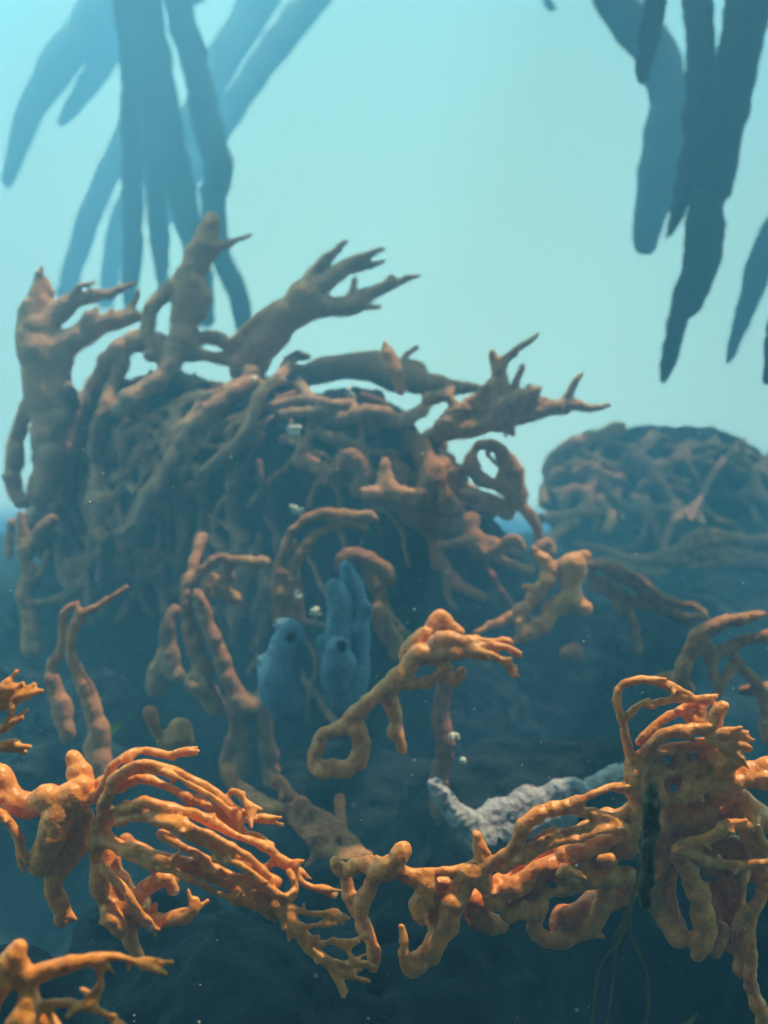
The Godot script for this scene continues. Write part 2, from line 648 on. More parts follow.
func roots() -> void:
	var lg := "mangrove roots hanging above the left of the mound"
	root_("slim dark root hanging straight down, leftmost of the left bundle", lg, 3.25, [118, -120, 9, 0, 122, 0, 10, 0, 130, 60, 10, 0, 132, 150, 11, 0, 134, 225, 11, 0, 131, 280, 9, 0, 128, 312, 4, 0])
	root_("thin root ending in a point between the two thicker roots of the left bundle", lg, 3.2, [140, -120, 8, 0, 148, 75, 9, 0, 155, 175, 10, 0, 160, 240, 10, 0, 162, 290, 4, 0])
	root_("thickest root of the left bundle, leaning right as it descends", lg, 3.15, [136, -120, 20, 0, 142, 0, 20, 0, 155, 75, 18, 0, 170, 150, 16, 0, 187, 215, 14, 0, 199, 268, 12, 0, 206, 320, 9, 0])
	root_("bent root with a knee, rightmost of the left bundle", lg, 3.1, [168, -120, 14, 0, 177, 0, 14, 0, 192, 50, 14, 0, 205, 115, 15, 0, 218, 172, 15, 0, 213, 205, 12, 0, 223, 262, 11, 0, 239, 294, 11, 0, 245, 335, 10, 0])
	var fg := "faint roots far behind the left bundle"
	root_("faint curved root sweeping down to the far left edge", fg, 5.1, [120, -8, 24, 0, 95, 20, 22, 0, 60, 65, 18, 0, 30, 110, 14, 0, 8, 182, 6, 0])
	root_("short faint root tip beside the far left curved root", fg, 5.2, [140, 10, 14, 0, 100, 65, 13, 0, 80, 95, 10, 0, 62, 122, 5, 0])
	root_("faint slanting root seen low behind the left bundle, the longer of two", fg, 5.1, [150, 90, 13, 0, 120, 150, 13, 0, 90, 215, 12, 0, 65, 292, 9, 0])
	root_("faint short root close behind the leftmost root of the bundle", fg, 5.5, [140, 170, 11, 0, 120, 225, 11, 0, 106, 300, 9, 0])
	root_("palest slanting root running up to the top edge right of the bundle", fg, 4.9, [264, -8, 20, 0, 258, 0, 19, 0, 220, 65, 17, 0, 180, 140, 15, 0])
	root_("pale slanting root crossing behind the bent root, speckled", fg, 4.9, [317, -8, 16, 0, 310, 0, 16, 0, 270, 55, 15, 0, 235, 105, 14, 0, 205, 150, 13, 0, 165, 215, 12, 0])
	var rg := "mangrove roots hanging at the upper right"
	root_("short dark blunt root hanging from the top edge, leftmost of the right cluster", rg, 1.95, [662, -120, 11, 0, 655, 0, 11, 0, 649, 40, 10, 0, 641, 76, 7, 0])
	root_("dark curved root ending in a sharp point beside the ragged root", rg, 1.92, [690, -120, 14, 0, 696, 0, 14, 0, 701, 50, 14, 0, 699, 115, 14, 0, 689, 175, 12, 0, 676, 217, 7, 0, 665, 240, 2, 0])
	root_("long ragged dark root, the longest of the right cluster, with broken tips", rg, 1.88, [760, -120, 22, 0, 749, 0, 22, 0, 739, 50, 20, 0, 726, 125, 17, 0, 714, 180, 17, 0, 703, 225, 17, 0, 697, 262, 15, 0, 682, 300, 10, 0, 675, 335, 9, 0, 668, 362, 8, 0, 663, 380, 4, 0], [[732, 130, 8, 0, 730, 165, 6, 0, 727, 194, 3, 0], [710, 235, 12, 0, 707, 270, 9, 0, 699, 300, 7, 0, 692, 316, 3, 0], [716, 225, 8, 0, 715, 262, 5, 0], [700, 282, 6, 0, 686, 300, 5, 0]])
	root_("broad pale blunt root behind the ragged dark root", rg, 3.15, [585, -50, 20, 0, 615, 0, 20, 0, 645, 40, 21, 0, 667, 85, 20, 0, 667, 130, 20, 0, 655, 190, 19, 0, 646, 244, 12, 0])
	root_("slanting pale root tapering to a point at the right edge", rg, 2.85, [800, 180, 14, 0, 768, 245, 13, 0, 749, 300, 11, 0, 729, 360, 4, 0])
	root_("dark root tip just entering at the right edge", rg, 1.95, [790, 250, 10, 0, 776, 330, 9, 0, 767, 380, 5, 0])
	root_("faint forked twig end at the top edge right of centre", rg, 3.90, [530, -120, 7, 0, 545, -8, 5, 0, 556, 8, 3, 0])


func shade_mat() -> void:
	# unseen root mat added overhead for shade; gaps aimed where sun should land
	var gaps: Array = []
	for g in [[290, 880, 0.60, 0.05], [180, 790, 0.60, 0.03], [80, 790, 0.61, 0.02], [400, 858, 0.66, 0.018], [555, 815, 0.65, 0.035], [660, 760, 0.65, 0.04], [745, 765, 0.65, 0.03], [460, 648, 0.75, 0.022],
			[577, 575, 0.89, 0.02], [20, 975, 0.565, 0.022], [0, 710, 0.6, 0.04], [556, 403, 0.97, 0.016], [295, 430, 0.95, 0.018], [390, 362, 0.98, 0.015], [385, 490, 0.92, 0.02], [585, 475, 1.38, 0.02], [515, 540, 0.93, 0.01], [470, 815, 0.79, 0.035], [530, 795, 0.79, 0.03], [90, 680, 0.85, 0.014], [62, 640, 0.86, 0.012], [205, 620, 0.90, 0.018], [226, 670, 0.90, 0.016], [266, 715, 0.90, 0.02], [185, 590, 0.92, 0.012], [292, 545, 0.90, 0.014], [735, 840, 0.64, 0.02]]:
		gaps.append([at(g[0], g[1], spread(g[2])), g[3] * spread(g[2]) / g[2]])
	var sphere_mesh := SphereMesh.new()
	sphere_mesh.radius = 1.0
	sphere_mesh.height = 2.0
	sphere_mesh.radial_segments = 8
	sphere_mesh.rings = 5
	sphere_mesh.material = mats["bark"]
	var placed: Array[Transform3D] = []
	var way := SUN.normalized()
	for i in 6000:
		var p := Vector3(rng.randf_range(-0.8, 1.25), 1.45 + rng.randf_range(-0.05, 0.1), rng.randf_range(-0.85, 0.3))
		if i % 3 == 1:      # unseen bank added behind the camera to block light from there
			p = Vector3(rng.randf_range(-1.1, 1.1), rng.randf_range(0.1, 1.45), rng.randf_range(0.35, 0.6))
		elif p.x > -0.1 and i % 4 == 0:
			p.z = rng.randf_range(-3.0, -0.8)
			p.y += maxf(0.0, -p.z - 1.55) * 0.55
			if rng.randf() > 0.6:
				continue
		elif i % 16 == 6:      # where the hanging bundles spring from
			var spot := at(165, -90, 3.2) if i % 32 == 6 else at(720, -100, 2.0)
			p = Vector3(spot.x + rng.randf_range(-0.2, 0.2), (2.12 if i % 32 == 6 else 1.78) + rng.randf_range(-0.03, 0.1), spot.z + rng.randf_range(-0.2, 0.2))
		var a := rng.randf() * TAU
		var along := Vector3(cos(a), rng.randf_range(-0.15, 0.15), sin(a)).normalized()
		var size := Vector3(rng.randf_range(0.08, 0.14), rng.randf_range(0.018, 0.03), rng.randf_range(0.025, 0.04))
		var open := false
		for g in gaps:
			var target: Vector3 = g[0]
			var hit := target - way * ((p.y - target.y) / -way.y)
			var rel := hit - p
			var near := rel - along * clampf(rel.dot(along), -size.x, size.x)
			near.y = 0.0
			if near.length() < g[1] + size.z * 0.7:
				open = true
				break
		if open:
			continue
		var side := along.cross(Vector3.UP).normalized()
		placed.append(Transform3D(Basis(along * size.x, side.cross(along) * size.y, side * size.z), p))
	var mm := MultiMesh.new()
	mm.transform_format = MultiMesh.TRANSFORM_3D
	mm.mesh = sphere_mesh
	mm.instance_count = placed.size()
	for i in placed.size():
		mm.set_instance_transform(i, placed[i])
	var o := MultiMeshInstance3D.new()
	o.name = "added_shade_mat"
	o.multimesh = mm
	add_child(o)
	tag(o, "unseen matted roots added overhead and behind the camera to shade the scene", "root mat", "", "stuff")


func plume() -> void:
	# the upright plume at the mound's left shoulder
	begin("branching_sponge", "brown sponge plume standing at the mound's left shoulder, with one tall pale spike", "sponge", "brown sponges on the large mound", "brown", 1.04, 0.0038)
	br([42, 268, 3, 0, 36, 290, 7, 0, 34, 317, 13, 0, 38, 348, 19, 0, 42, 376, 20, 0, 45, 405, 17, 0])
	br([20, 311, 2, 0, 25, 337, 8, 0, 36, 365, 12, 1])
	br([47, 278, 2, 1, 50, 302, 6, 1, 50, 330, 10, 1])
	br([137, 282, 2, 0, 109, 294, 5, 0, 90, 298, 7, 0, 66, 306, 10, 0, 47, 330, 11, 0])
	br([96, 282, 2, -1, 82, 285, 3, -1, 73, 294, 3, -1, 66, 304, 4, 0])
	br([137, 317, 6, 0, 113, 321, 9, 0, 88, 333, 11, 0, 62, 347, 13, 0, 46, 365, 13, 0])
	br([139, 290, 2, 1, 133, 305, 4, 1, 120, 322, 6, 1])
	br([86, 311, 2, -1, 84, 320, 4, -1, 80, 332, 6, 0])
	br([97, 308, 2, -1, 93, 318, 4, -1])
	br([112, 309, 2, -1, 106, 319, 4, -1])
	br([45, 400, 17, 0, 51, 434, 16, 0, 47, 466, 13, 0, 42, 490, 11, 0])
	br([28, 405, 8, 1, 18, 430, 8, 1, 13, 468, 9, 1, 13, 490, 8, 1, 22, 502, 8, 1])
	br([12, 520, 5, 3, 9, 537, 5, 3, 10, 556, 4, 3])
	br([62, 360, 10, 0, 58, 390, 11, 0, 62, 420, 10, 0])
	done()
	begin("branching_sponge", "tall brown sponge lobe with side spikes rising from the mound before the hanging roots", "sponge", "brown sponges on the large mound", "brown", 1.03, 0.0038)
	br([212, 217, 7, 0, 208, 235, 13, 0, 199, 255, 14, 0, 191, 274, 13, 0, 186, 301, 12, 0, 181, 338, 13, 0])
	br([192, 285, 10, 0, 203, 298, 10, 0, 194, 318, 8, 0])
	br([252, 234, 2, 0, 238, 239, 3, 0, 224, 246, 5, 0, 207, 252, 8, 0])
	br([190, 272, 9, 0, 166, 293, 8, 0, 152, 309, 8, 0, 148, 336, 7, 0, 152, 355, 8, 0])
	br([186, 330, 10, 1, 190, 352, 12, 1])
	done()
	begin("branching_sponge", "brown antler-shaped sponge arm reaching up and right from the mound's top", "sponge", "brown sponges on the large mound", "brown", 1.02, 0.0036)
	br([240, 372, 14, 1, 261, 342, 16, 0, 282, 319, 17, 0, 303, 299, 16, 0])
	br([303, 292, 9, 0, 319, 267, 6, 0, 334, 252, 5, 0, 348, 240, 2, 0])
	br([308, 296, 11, 0, 339, 272, 8, 0, 360, 259, 5, 0, 386, 248, 2, 0])
	br([350, 268, 6, 1, 368, 266, 4, 1, 385, 261, 2, 1])
	br([306, 308, 13, 0, 345, 306, 10, 0, 371, 293, 7, 0, 391, 284, 5, 0, 421, 275, 2, 0])
	br([348, 300, 4, 0, 356, 279, 3, 0])
	br([358, 306, 5, 0, 381, 307, 2, -1])
	br([388, 284, 4, 0, 392, 276, 3, 0])
	br([236, 340, 6, -1, 256, 320, 6, -1, 274, 313, 7, 0])
	br([282, 330, 6, 0, 268, 358, 5, 0, 258, 372, 6, 0])
	done()


func right_arm() -> void:
	begin("branching_sponge", "knobbly sponge arm reaching right into open water, forked at its end", "sponge", "brown sponges on the large mound", "brown", 0.97, 0.0022, 0.0009)
	br([430, 436, 8, 1, 464, 430, 9, 0, 490, 424, 9, 0, 522, 415, 8, 0, 553, 409, 8, 0, 574, 405, 6, 0, 590, 408, 4, 0, 609, 406, 2, 0])
	br([560, 408, 5, 0, 570, 392, 4, 0, 574, 384, 4, 0, 582, 373, 2, 0])
	br([500, 418, 10, 0, 499, 396, 11, 0, 499, 374, 7, 0, 493, 354, 4, 0])
	br([498, 370, 5, 0, 508, 356, 5, 0, 519, 348, 4, 0, 538, 334, 2, 0])
	br([510, 400, 6, 0, 516, 382, 4, 0, 522, 367, 3, 0])
	br([505, 405, 9, -1, 522, 397, 8, -1, 532, 392, 5, -1])
	br([515, 400, 6, 0, 535, 402, 6, 0, 545, 400, 4, 0])
	br([448, 428, 7, 0, 460, 412, 8, 0, 470, 402, 6, 0])
	br([440, 425, 6, 0, 452, 408, 5, 0, 448, 396, 4, 0])
	br([470, 425, 5, 0, 478, 412, 5, 0, 474, 402, 3, 0])
	br([482, 420, 5, 0, 490, 405, 4, 0])
	br([524, 398, 3, -1, 530, 386, 2.5, -1])
	br([534, 396, 3, -1, 540, 388, 2.5, -1])
	br([505, 388, 3, 0, 490, 382, 2.5, 0])
	br([486, 400, 6, 0, 478, 394, 4, 0, 490, 386, 5, 0])
	br([506, 424, 4, 0, 506, 436, 2, 0])
	br([512, 420, 3, 0, 514, 436, 2, 0])
	br([430, 400, 8, 1, 445, 395, 6, 1, 452, 390, 4, 1])
	done()
	begin("branching_sponge", "looped reddish brown sponge below the forked arm, with open water seen through it", "sponge", "brown sponges on the large mound", "ochre", 0.95, 0.0024, 0.0006, Color(0.75, 0.62, 0.6))
	br([468, 470, 7, 0, 474, 450, 4, 0, 484, 444, 5, 0, 497, 447, 6, 0, 509, 461, 8, 0, 517, 478, 8, 0, 521, 498, 6, 0])
	br([470, 462, 7, 0, 481, 480, 7, 0, 500, 486, 6, 0, 516, 502, 6, 0, 533, 520, 6, 0, 540, 540, 5, 1])
	br([486, 454, 2, 0, 495, 463, 2, 0])
	br([505, 455, 4, 0, 502, 475, 5, 0, 508, 490, 5, 0])
	br([455, 475, 9, 1, 462, 492, 8, 1, 480, 500, 9, 1, 505, 510, 9, 1])
	br([464, 493, 4, -1, 477, 494, 4, -1])
	br([476, 510, 3, -1, 482, 498, 3, -1])
	br([440, 504, 3, -1, 443, 492, 3, -1])
	done()
	begin("branching_sponge", "wavy brown sponge ridge ending in a pale raised tip, below the looped sponge", "sponge", "brown sponges on the large mound", "ochre", 0.94, 0.0024, 0.0006, Color(0.7, 0.62, 0.62))
	br([442, 546, 5, 0, 468, 543, 6, 0, 484, 553, 5, 0, 500, 549, 6, 0, 513, 539, 7, -1, 522, 547, 5, -1])
	br([536, 552, 6, 0, 546, 545, 7, 0, 550, 553, 6, 0])
	done()


func star() -> void:
	begin("star_sponge", "small orange star-shaped sponge with three blunt points in the mound's dark hollow", "sponge", "", "ochre", 0.94, 0.0022, 0.0006, Color(1.1, 0.85, 0.8))
	br([386, 462, 5, 0, 386, 476, 8, 0, 388, 490, 10, 0], "point")
	br([388, 492, 9, 0, 403, 494, 8, -1, 412, 492, 5, -1], "point")
	br([386, 492, 9, 0, 373, 493, 7, -1, 364, 490, 5, -1], "point")
	done()
	begin("pointed_sponge", "pale orange bud-shaped sponge tip standing on the mound's ridge", "sponge", "", "ochre", 0.99, 0.0022, 0.0005, Color(1.4, 1.2, 1.2))
	br([384, 343, 2, 0, 388, 354, 7, 0, 394, 366, 8, 0, 398, 380, 6, 0], "bud")
	br([398, 380, 5, 0, 400, 390, 5, 0], "stalk")
	done()


func drape(label: String, list: Array, mat: String, tint: Color, seeds: Array) -> void:
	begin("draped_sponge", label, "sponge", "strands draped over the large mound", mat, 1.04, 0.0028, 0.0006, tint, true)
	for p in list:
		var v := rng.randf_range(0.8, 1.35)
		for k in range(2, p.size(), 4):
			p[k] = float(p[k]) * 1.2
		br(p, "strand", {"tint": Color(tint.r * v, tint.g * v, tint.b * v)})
	# wandering strands: x, y of the start, heading in degrees (90 is down), number of steps, radius
	for s in seeds:
		var x: float = s[0]
		var y: float = s[1]
		var a: float = deg_to_rad(s[2])
		var p := []
		for i in int(s[3]):
			if not over_mound(x, y):
				break
			var t: float = float(i) / (s[3] - 1.0)
			p.append_array([x, y, s[4] * (0.8 + 0.5 * rng.randf()) * (1.0 - 0.25 * t), rng.randf_range(-1.8, 0.3)])
			a += rng.randf_range(-0.5, 0.5)
			x += cos(a) * 19.0
			y += sin(a) * 19.0
		if p.size() >= 16:
			var v := rng.randf_range(0.6, 1.3)
			br(p, "strand", {"tint": Color(tint.r * v, tint.g * v * rng.randf_range(0.9, 1.1), tint.b * v)})
	done(false, 0.9)


func over_mound(x: float, y: float) -> bool:
	var dir := Vector3((x - 384.0) / F, -(y - 512.0) / F, -1.0)
	for s in core:
		var oc: Vector3 = EYE - s[0]
		var h := oc.dot(dir)
		if h * h - dir.length_squared() * (oc.length_squared() - s[1] * s[1]) > 0.0:
			return true
	return false


func scatter(x0: float, x1: float, y0: float, y1: float, heading: float, n: int, r: float) -> Array:
	var out := []
	for i in n:
		out.append([rng.randf_range(x0, x1), rng.randf_range(y0, y1), heading + rng.randf_range(-28.0, 28.0), rng.randi_range(6, 12), r * rng.randf_range(0.7, 1.25)])
	return out


func drapes() -> void:
	var dull := Color(0.85, 0.85, 0.85)
	drape("brown strands hanging down the mound's left side below the plume", [
		[172, 348, 8, -2, 137, 342, 9, -2, 113, 357, 9, -2, 94, 388, 8, -3, 78, 411, 7, -3, 76, 442, 7, -3, 66, 466, 7, -3, 63, 490, 7, -2],
		[125, 362, 6, -3, 113, 384, 6, -4, 104, 411, 6, -4, 96, 438, 6, -4, 98, 470, 5, -4, 94, 502, 5, -3],
		[36, 425, 5, -2, 47, 464, 5, -3, 49, 488, 6, -3], [70, 449, 5, -3, 61, 469, 5, -3, 68, 503, 5, -3],
		[100, 420, 5, -3, 94, 446, 5, -3, 100, 475, 6, -3, 91, 503, 5, -3],
		[103, 503, 6, -2, 99, 524, 6, -2, 104, 545, 6, -2, 103, 580, 6, -2],
		[39, 478, 8, -2, 39, 490, 9, -2, 47, 509, 9, -2, 34, 518, 8, -2], [60, 500, 6, -2, 55, 514, 7, -2, 66, 530, 6, -2],
		[60, 548, 6, 0, 65, 576, 6, 0, 80, 585, 6, 0, 96, 575, 6, 0], [73, 568, 9, 0, 96, 561, 9, 0],
		[70, 386, 4, -3, 76, 411, 5, -3, 74, 440, 5, -3]],
		"brown", dull, scatter(40, 150, 380, 530, 95, 26, 4.6))
	drape("tangled brown strands over the middle of the mound's crest", [
		[308, 356, 3, -3, 292, 359, 5, -3, 280, 376, 5, -3, 258, 396, 5, -4, 253, 415, 5, -4, 240, 438, 4, -4, 222, 458, 4, -3],
		[253, 381, 6, -2, 232, 391, 7, -3, 206, 415, 6, -3, 180, 431, 6, -3],
		[248, 352, 5, -1, 232, 344, 6, -1, 206, 339, 6, -1, 180, 347, 6, -2, 164, 360, 7, -2], [250, 372, 5, -1, 232, 362, 5, -1, 201, 355, 5, -2, 172, 358, 6, -2],
		[176, 350, 8, -3, 164, 376, 8, -3, 137, 395, 8, -3, 121, 411, 7, -3],
		[211, 411, 6, -3, 188, 434, 6, -3, 172, 458, 6, -3, 156, 489, 6, -3], [180, 407, 6, -2, 168, 450, 6, -2],
		[182, 454, 5, -3, 167, 472, 7, -3, 146, 496, 7, -3, 138, 520, 6, -3], [232, 425, 4, -3, 224, 452, 4, -3, 205, 470, 4, -3]],
		"brown", dull, scatter(160, 300, 355, 440, 140, 26, 4.4))
	drape("long brown strands lying along the mound's crest towards the forked arm", [
		[300, 378, 10, -1, 345, 368, 11, -1, 386, 372, 13, -1, 438, 387, 9, 0, 478, 387, 3, -1], [363, 362, 3, -1, 376, 353, 3, -1, 384, 366, 4, -1],
		[261, 407, 4, -3, 284, 404, 4, -4, 305, 398, 4, -4, 326, 403, 4, -4, 348, 405, 4, -3], [279, 415, 4, -3, 300, 412, 4, -3, 326, 411, 4, -3],
		[402, 368, 5, -1, 405, 356, 3, -1, 418, 348, 2, -1], [405, 372, 4, 0, 414, 364, 3, -1, 424, 366, 2, -1],
		[340, 420, 6, -2, 372, 412, 7, -3, 400, 420, 6, -3, 425, 408, 5, -3]],
		"brown", dull, scatter(270, 400, 372, 440, 12, 18, 4.2))
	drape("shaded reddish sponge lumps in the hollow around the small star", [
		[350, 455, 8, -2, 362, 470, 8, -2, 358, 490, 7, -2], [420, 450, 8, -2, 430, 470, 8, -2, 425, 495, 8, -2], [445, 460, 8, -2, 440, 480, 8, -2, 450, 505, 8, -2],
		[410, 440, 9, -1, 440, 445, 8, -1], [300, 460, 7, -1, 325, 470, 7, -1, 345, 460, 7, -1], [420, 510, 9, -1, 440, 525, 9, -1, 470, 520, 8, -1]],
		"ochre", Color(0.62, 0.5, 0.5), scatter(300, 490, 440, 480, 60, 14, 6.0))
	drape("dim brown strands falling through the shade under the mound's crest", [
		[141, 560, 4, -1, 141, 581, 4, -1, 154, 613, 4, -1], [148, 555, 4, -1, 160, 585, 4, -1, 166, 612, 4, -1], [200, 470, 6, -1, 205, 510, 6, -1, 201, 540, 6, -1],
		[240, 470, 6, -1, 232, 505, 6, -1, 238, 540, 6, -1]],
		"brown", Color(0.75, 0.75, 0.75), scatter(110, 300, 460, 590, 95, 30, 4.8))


func columns() -> void:
	begin("column_sponge", "knobbed sponge column standing alone at the mound's lower left corner", "sponge", "hanging and standing columns on the mound's left", "ochre", 1.02, 0.0034, 0.0008, Color(0.75, 0.75, 0.75))
	br([52, 520, 6, 0, 34, 540, 7, 0, 26, 558, 7, 0, 29, 576, 7, 0, 24, 596, 8, 0, 30, 622, 9, 0, 34, 648, 11, 0], "column")
	br([47, 553, 3, 0, 42, 572, 4, 0, 32, 582, 5, 0])
	br([20, 514, 4, 0, 22, 532, 6, 0, 20, 550, 5, 0])
	done()
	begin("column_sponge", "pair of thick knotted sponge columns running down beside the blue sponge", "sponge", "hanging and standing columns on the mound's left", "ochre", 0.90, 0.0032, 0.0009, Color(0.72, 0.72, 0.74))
	br([201, 536, 6, 4, 194, 564, 6, 2, 185, 591, 5, 0, 188, 617, 7, 0, 192, 635, 9, 0, 199, 660, 9, 0, 203, 684, 11, 0, 216, 706, 10, 0], "column")
	br([192, 680, 9, -1, 200, 690, 9, -1], "knob")
	br([196, 595, 6, -1, 205, 613, 7, -1, 216, 644, 8, -1, 225, 668, 9, -1, 236, 693, 10, -1, 236, 715, 9, -1, 240, 740, 8, 0, 242, 765, 9, 0], "column")
	br([190, 584, 5, 0, 205, 567, 5, 0, 221, 557, 5, 0, 238, 561, 5, 0, 262, 562, 7, 0])
	br([212, 578, 6, 1, 208, 600, 6, 1])
	br([230, 567, 6, 1, 225, 595, 7, 1, 236, 597, 8, 2])
	br([268, 690, 12, 0, 264, 728, 9, 0, 269, 757, 9, 0, 273, 790, 10, 0, 262, 806, 9, 1], "column")
	br([238, 700, 9, -1, 252, 706, 10, -1, 268, 698, 12, 0])
	br([236, 738, 8, 0, 228, 762, 9, 0, 240, 790, 8, 1, 262, 806, 9, 1])
	br([242, 765, 9, 0, 235, 780, 8, 0])
	done()
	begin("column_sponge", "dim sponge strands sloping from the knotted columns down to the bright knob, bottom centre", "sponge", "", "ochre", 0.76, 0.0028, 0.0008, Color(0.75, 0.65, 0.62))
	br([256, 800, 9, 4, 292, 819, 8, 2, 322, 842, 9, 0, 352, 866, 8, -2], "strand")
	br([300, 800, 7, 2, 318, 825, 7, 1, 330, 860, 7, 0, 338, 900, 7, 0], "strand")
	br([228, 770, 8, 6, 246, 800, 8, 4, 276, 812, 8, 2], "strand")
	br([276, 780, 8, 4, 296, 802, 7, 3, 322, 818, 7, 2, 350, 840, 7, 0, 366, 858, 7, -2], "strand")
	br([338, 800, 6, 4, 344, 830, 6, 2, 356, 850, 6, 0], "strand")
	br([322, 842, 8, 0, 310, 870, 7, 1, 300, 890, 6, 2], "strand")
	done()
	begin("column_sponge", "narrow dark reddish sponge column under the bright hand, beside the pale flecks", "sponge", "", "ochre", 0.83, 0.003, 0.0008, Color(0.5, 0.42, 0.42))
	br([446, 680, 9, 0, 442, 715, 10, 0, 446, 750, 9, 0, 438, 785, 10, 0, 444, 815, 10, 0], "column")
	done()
	begin("column_sponge", "stubby sponge column with a round bulb hanging left of the knotted pair", "sponge", "hanging and standing columns on the mound's left", "ochre", 0.93, 0.0032, 0.0009, Color(0.62, 0.6, 0.6))
	br([174, 610, 7, 0, 168, 637, 9, 0, 172, 662, 9, 0, 175, 675, 8, 0], "column")
	br([166, 655, 9, 1, 156, 676, 13, 1, 158, 688, 10, 1], "bulb")
	done()
	begin("finger_sponge", "curved finger sponge standing on the silt, the left and shorter of a pair", "sponge", "upright finger sponges on the silt at left", "ochre", 0.86, 0.0028, 0.0005, Color(1.0, 0.95, 0.9))
	br([78, 603, 3, 0, 65, 613, 5, 0, 62, 644, 5, 0, 52, 668, 6, 0, 55, 695, 9, 0, 63, 712, 11, 0, 67, 738, 7, 0], "finger")
	done()
	begin("finger_sponge", "finger sponge standing on the silt with a long bent tip pointing right", "sponge", "upright finger sponges on the silt at left", "ochre", 0.84, 0.0028, 0.0005, Color(1.0, 0.95, 0.9))
	br([127, 587, 3, 0, 102, 603, 4, 0, 81, 617, 4, 0, 72, 636, 5, 0, 72, 660, 6, 0, 84, 683, 8, 0, 94, 710, 10, 0, 98, 738, 13, 0, 98, 768, 14, 0], "finger")
	br([76, 600, 2, 0, 78, 612, 3, 0, 76, 624, 4, 0], "spur")
	done()
	begin("ball_sponge", "round sponge ball with a small knob beside it on the silt behind the orange spray", "sponge", "", "ochre", 0.80, 0.003, 0.0005, Color(0.7, 0.66, 0.62))
	br([180, 730, 13, 0, 180, 740, 14, 0], "ball")
	br([150, 712, 8, 0, 158, 736, 6, 0, 172, 744, 7, 0], "knob")
	done()


func centre() -> void:
	begin("branching_sponge", "looped brown sponge arching right above the blue sponges", "sponge", "", "ochre", 0.90, 0.003, 0.0006, Color(0.7, 0.7, 0.66))
	br([286, 620, 14, 1, 281, 606, 10, 0, 279, 585, 8, 0, 283, 554, 6, 0, 296, 527, 5, 0, 316, 515, 6, 0, 343, 515, 6, 0, 378, 519, 3, 0])
	br([296, 615, 12, 1, 295, 595, 9, 0, 292, 574, 7, 0, 308, 543, 6, 0, 324, 530, 5, 0, 347, 524, 5, 0, 368, 529, 3, 0])
	br([340, 519, 4, 0, 360, 514, 3, 0, 372, 512, 2, 0])
	done()
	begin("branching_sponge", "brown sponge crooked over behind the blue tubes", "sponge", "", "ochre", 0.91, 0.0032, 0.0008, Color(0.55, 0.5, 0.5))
	br([340, 566, 7, 0, 348, 554, 9, 0, 367, 562, 10, 0, 375, 585, 8, 0, 383, 608, 6, 0, 398, 628, 6, 0, 412, 640, 6, 0])
	br([372, 562, 7, 0, 386, 569, 7, 0, 388, 582, 6, 0])
	br([378, 612, 9, -1, 386, 632, 9, -1, 398, 652, 9, -1])
	done()
	begin("blue_sponge", "grey-blue sponge with one round opening facing forward, left of the blue tubes", "sponge", "grey-blue sponges", "blue", 0.84, 0.0015, 0.0004)
	br([281, 624, 6, 0, 289, 631, 13, 0, 287, 646, 17, 0, 283, 661, 19, 0, 280, 680, 21, 0, 284, 702, 20, 0], "body", {"wobble": 0.03})
	br([266, 664, 9, 1, 272, 690, 12, 1], "lobe")
	cut(291, 638, 5.0, -4.0, 0.4)
	done()
	begin("blue_sponge", "cluster of grey-blue tube sponges, a tall one over a short open-topped one", "sponge", "grey-blue sponges", "blue", 0.84, 0.0015, 0.0004)
	br([334, 587, 9, 0, 339, 599, 12, 0, 339, 622, 13, 0, 338, 645, 15, 0, 340, 670, 15, 1], "tube", {"wobble": 0.03})
	br([346, 568, 7, 1, 350, 580, 10, 1, 356, 598, 11, 1, 352, 625, 10, 1], "tube", {"wobble": 0.05})
	br([366, 608, 7, 0, 362, 622, 9, 0, 358, 650, 12, 0, 356, 675, 17, 0, 350, 697, 17, 0], "tube", {"wobble": 0.05})
	br([336, 650, 13, -2.0, 337, 662, 15, -1.6, 338, 680, 16, -0.6, 342, 695, 17, 0], "tube", {"wobble": 0.05})
	br([320, 640, 6, 0, 326, 656, 8, 0], "lobe")
	cut(344, 636, 5.4, -4.5, 0.6, -6, 26)
	done()
	begin("branching_sponge", "orange sponge with a looped foot and a bright hand of fingers pointing right, centre", "sponge", "", "orange", 0.76, 0.0012, 0.0003, Color(0.92, 0.9, 0.9))
	br([314, 769, 7, 1, 320, 741, 7, 1, 339, 729, 7, 1, 359, 714, 8, 0, 378, 694, 9, 0, 398, 679, 10, 0, 410, 663, 10, 0, 418, 651, 9, 0], "stem")
	br([359, 714, 8, 0, 359, 741, 9, 1, 354, 766, 10, 1, 332, 772, 9, 1, 314, 769, 7, 1], "loop")
	br([388, 690, 8, 1, 391, 706, 8, 1, 395, 728, 8, 1, 403, 752, 5, 1])
	br([417, 655, 9, 0, 437, 644, 9, 0, 457, 640, 8, -0.5, 480, 644, 6, -1, 503, 647, 4, -1, 518, 654, 2, -1], "finger")
	br([430, 655, 8, 0, 449, 654, 7, -0.5, 480, 653, 5, -1, 500, 660, 4, -1, 514, 671, 2, -1], "finger")
	br([470, 648, 5, -1, 492, 655, 3, -2, 508, 664, 2, -2], "finger")
	br([465, 642, 5, 0, 488, 640, 3, 0, 505, 643, 2, 0], "finger")
	br([405, 680, 7, 0, 414, 684, 6, 0, 429, 681, 6, 0, 444, 668, 2, -0.5], "finger")
	br([440, 660, 6, 0, 452, 684, 6, 0, 461, 672, 5, 0], "finger")
	br([410, 655, 8, 1, 415, 640, 8, 1, 425, 631, 7, 1])
	br([425, 635, 7, 2, 440, 620, 9, 2, 454, 628, 7, 2, 458, 645, 6, 2])
	done()


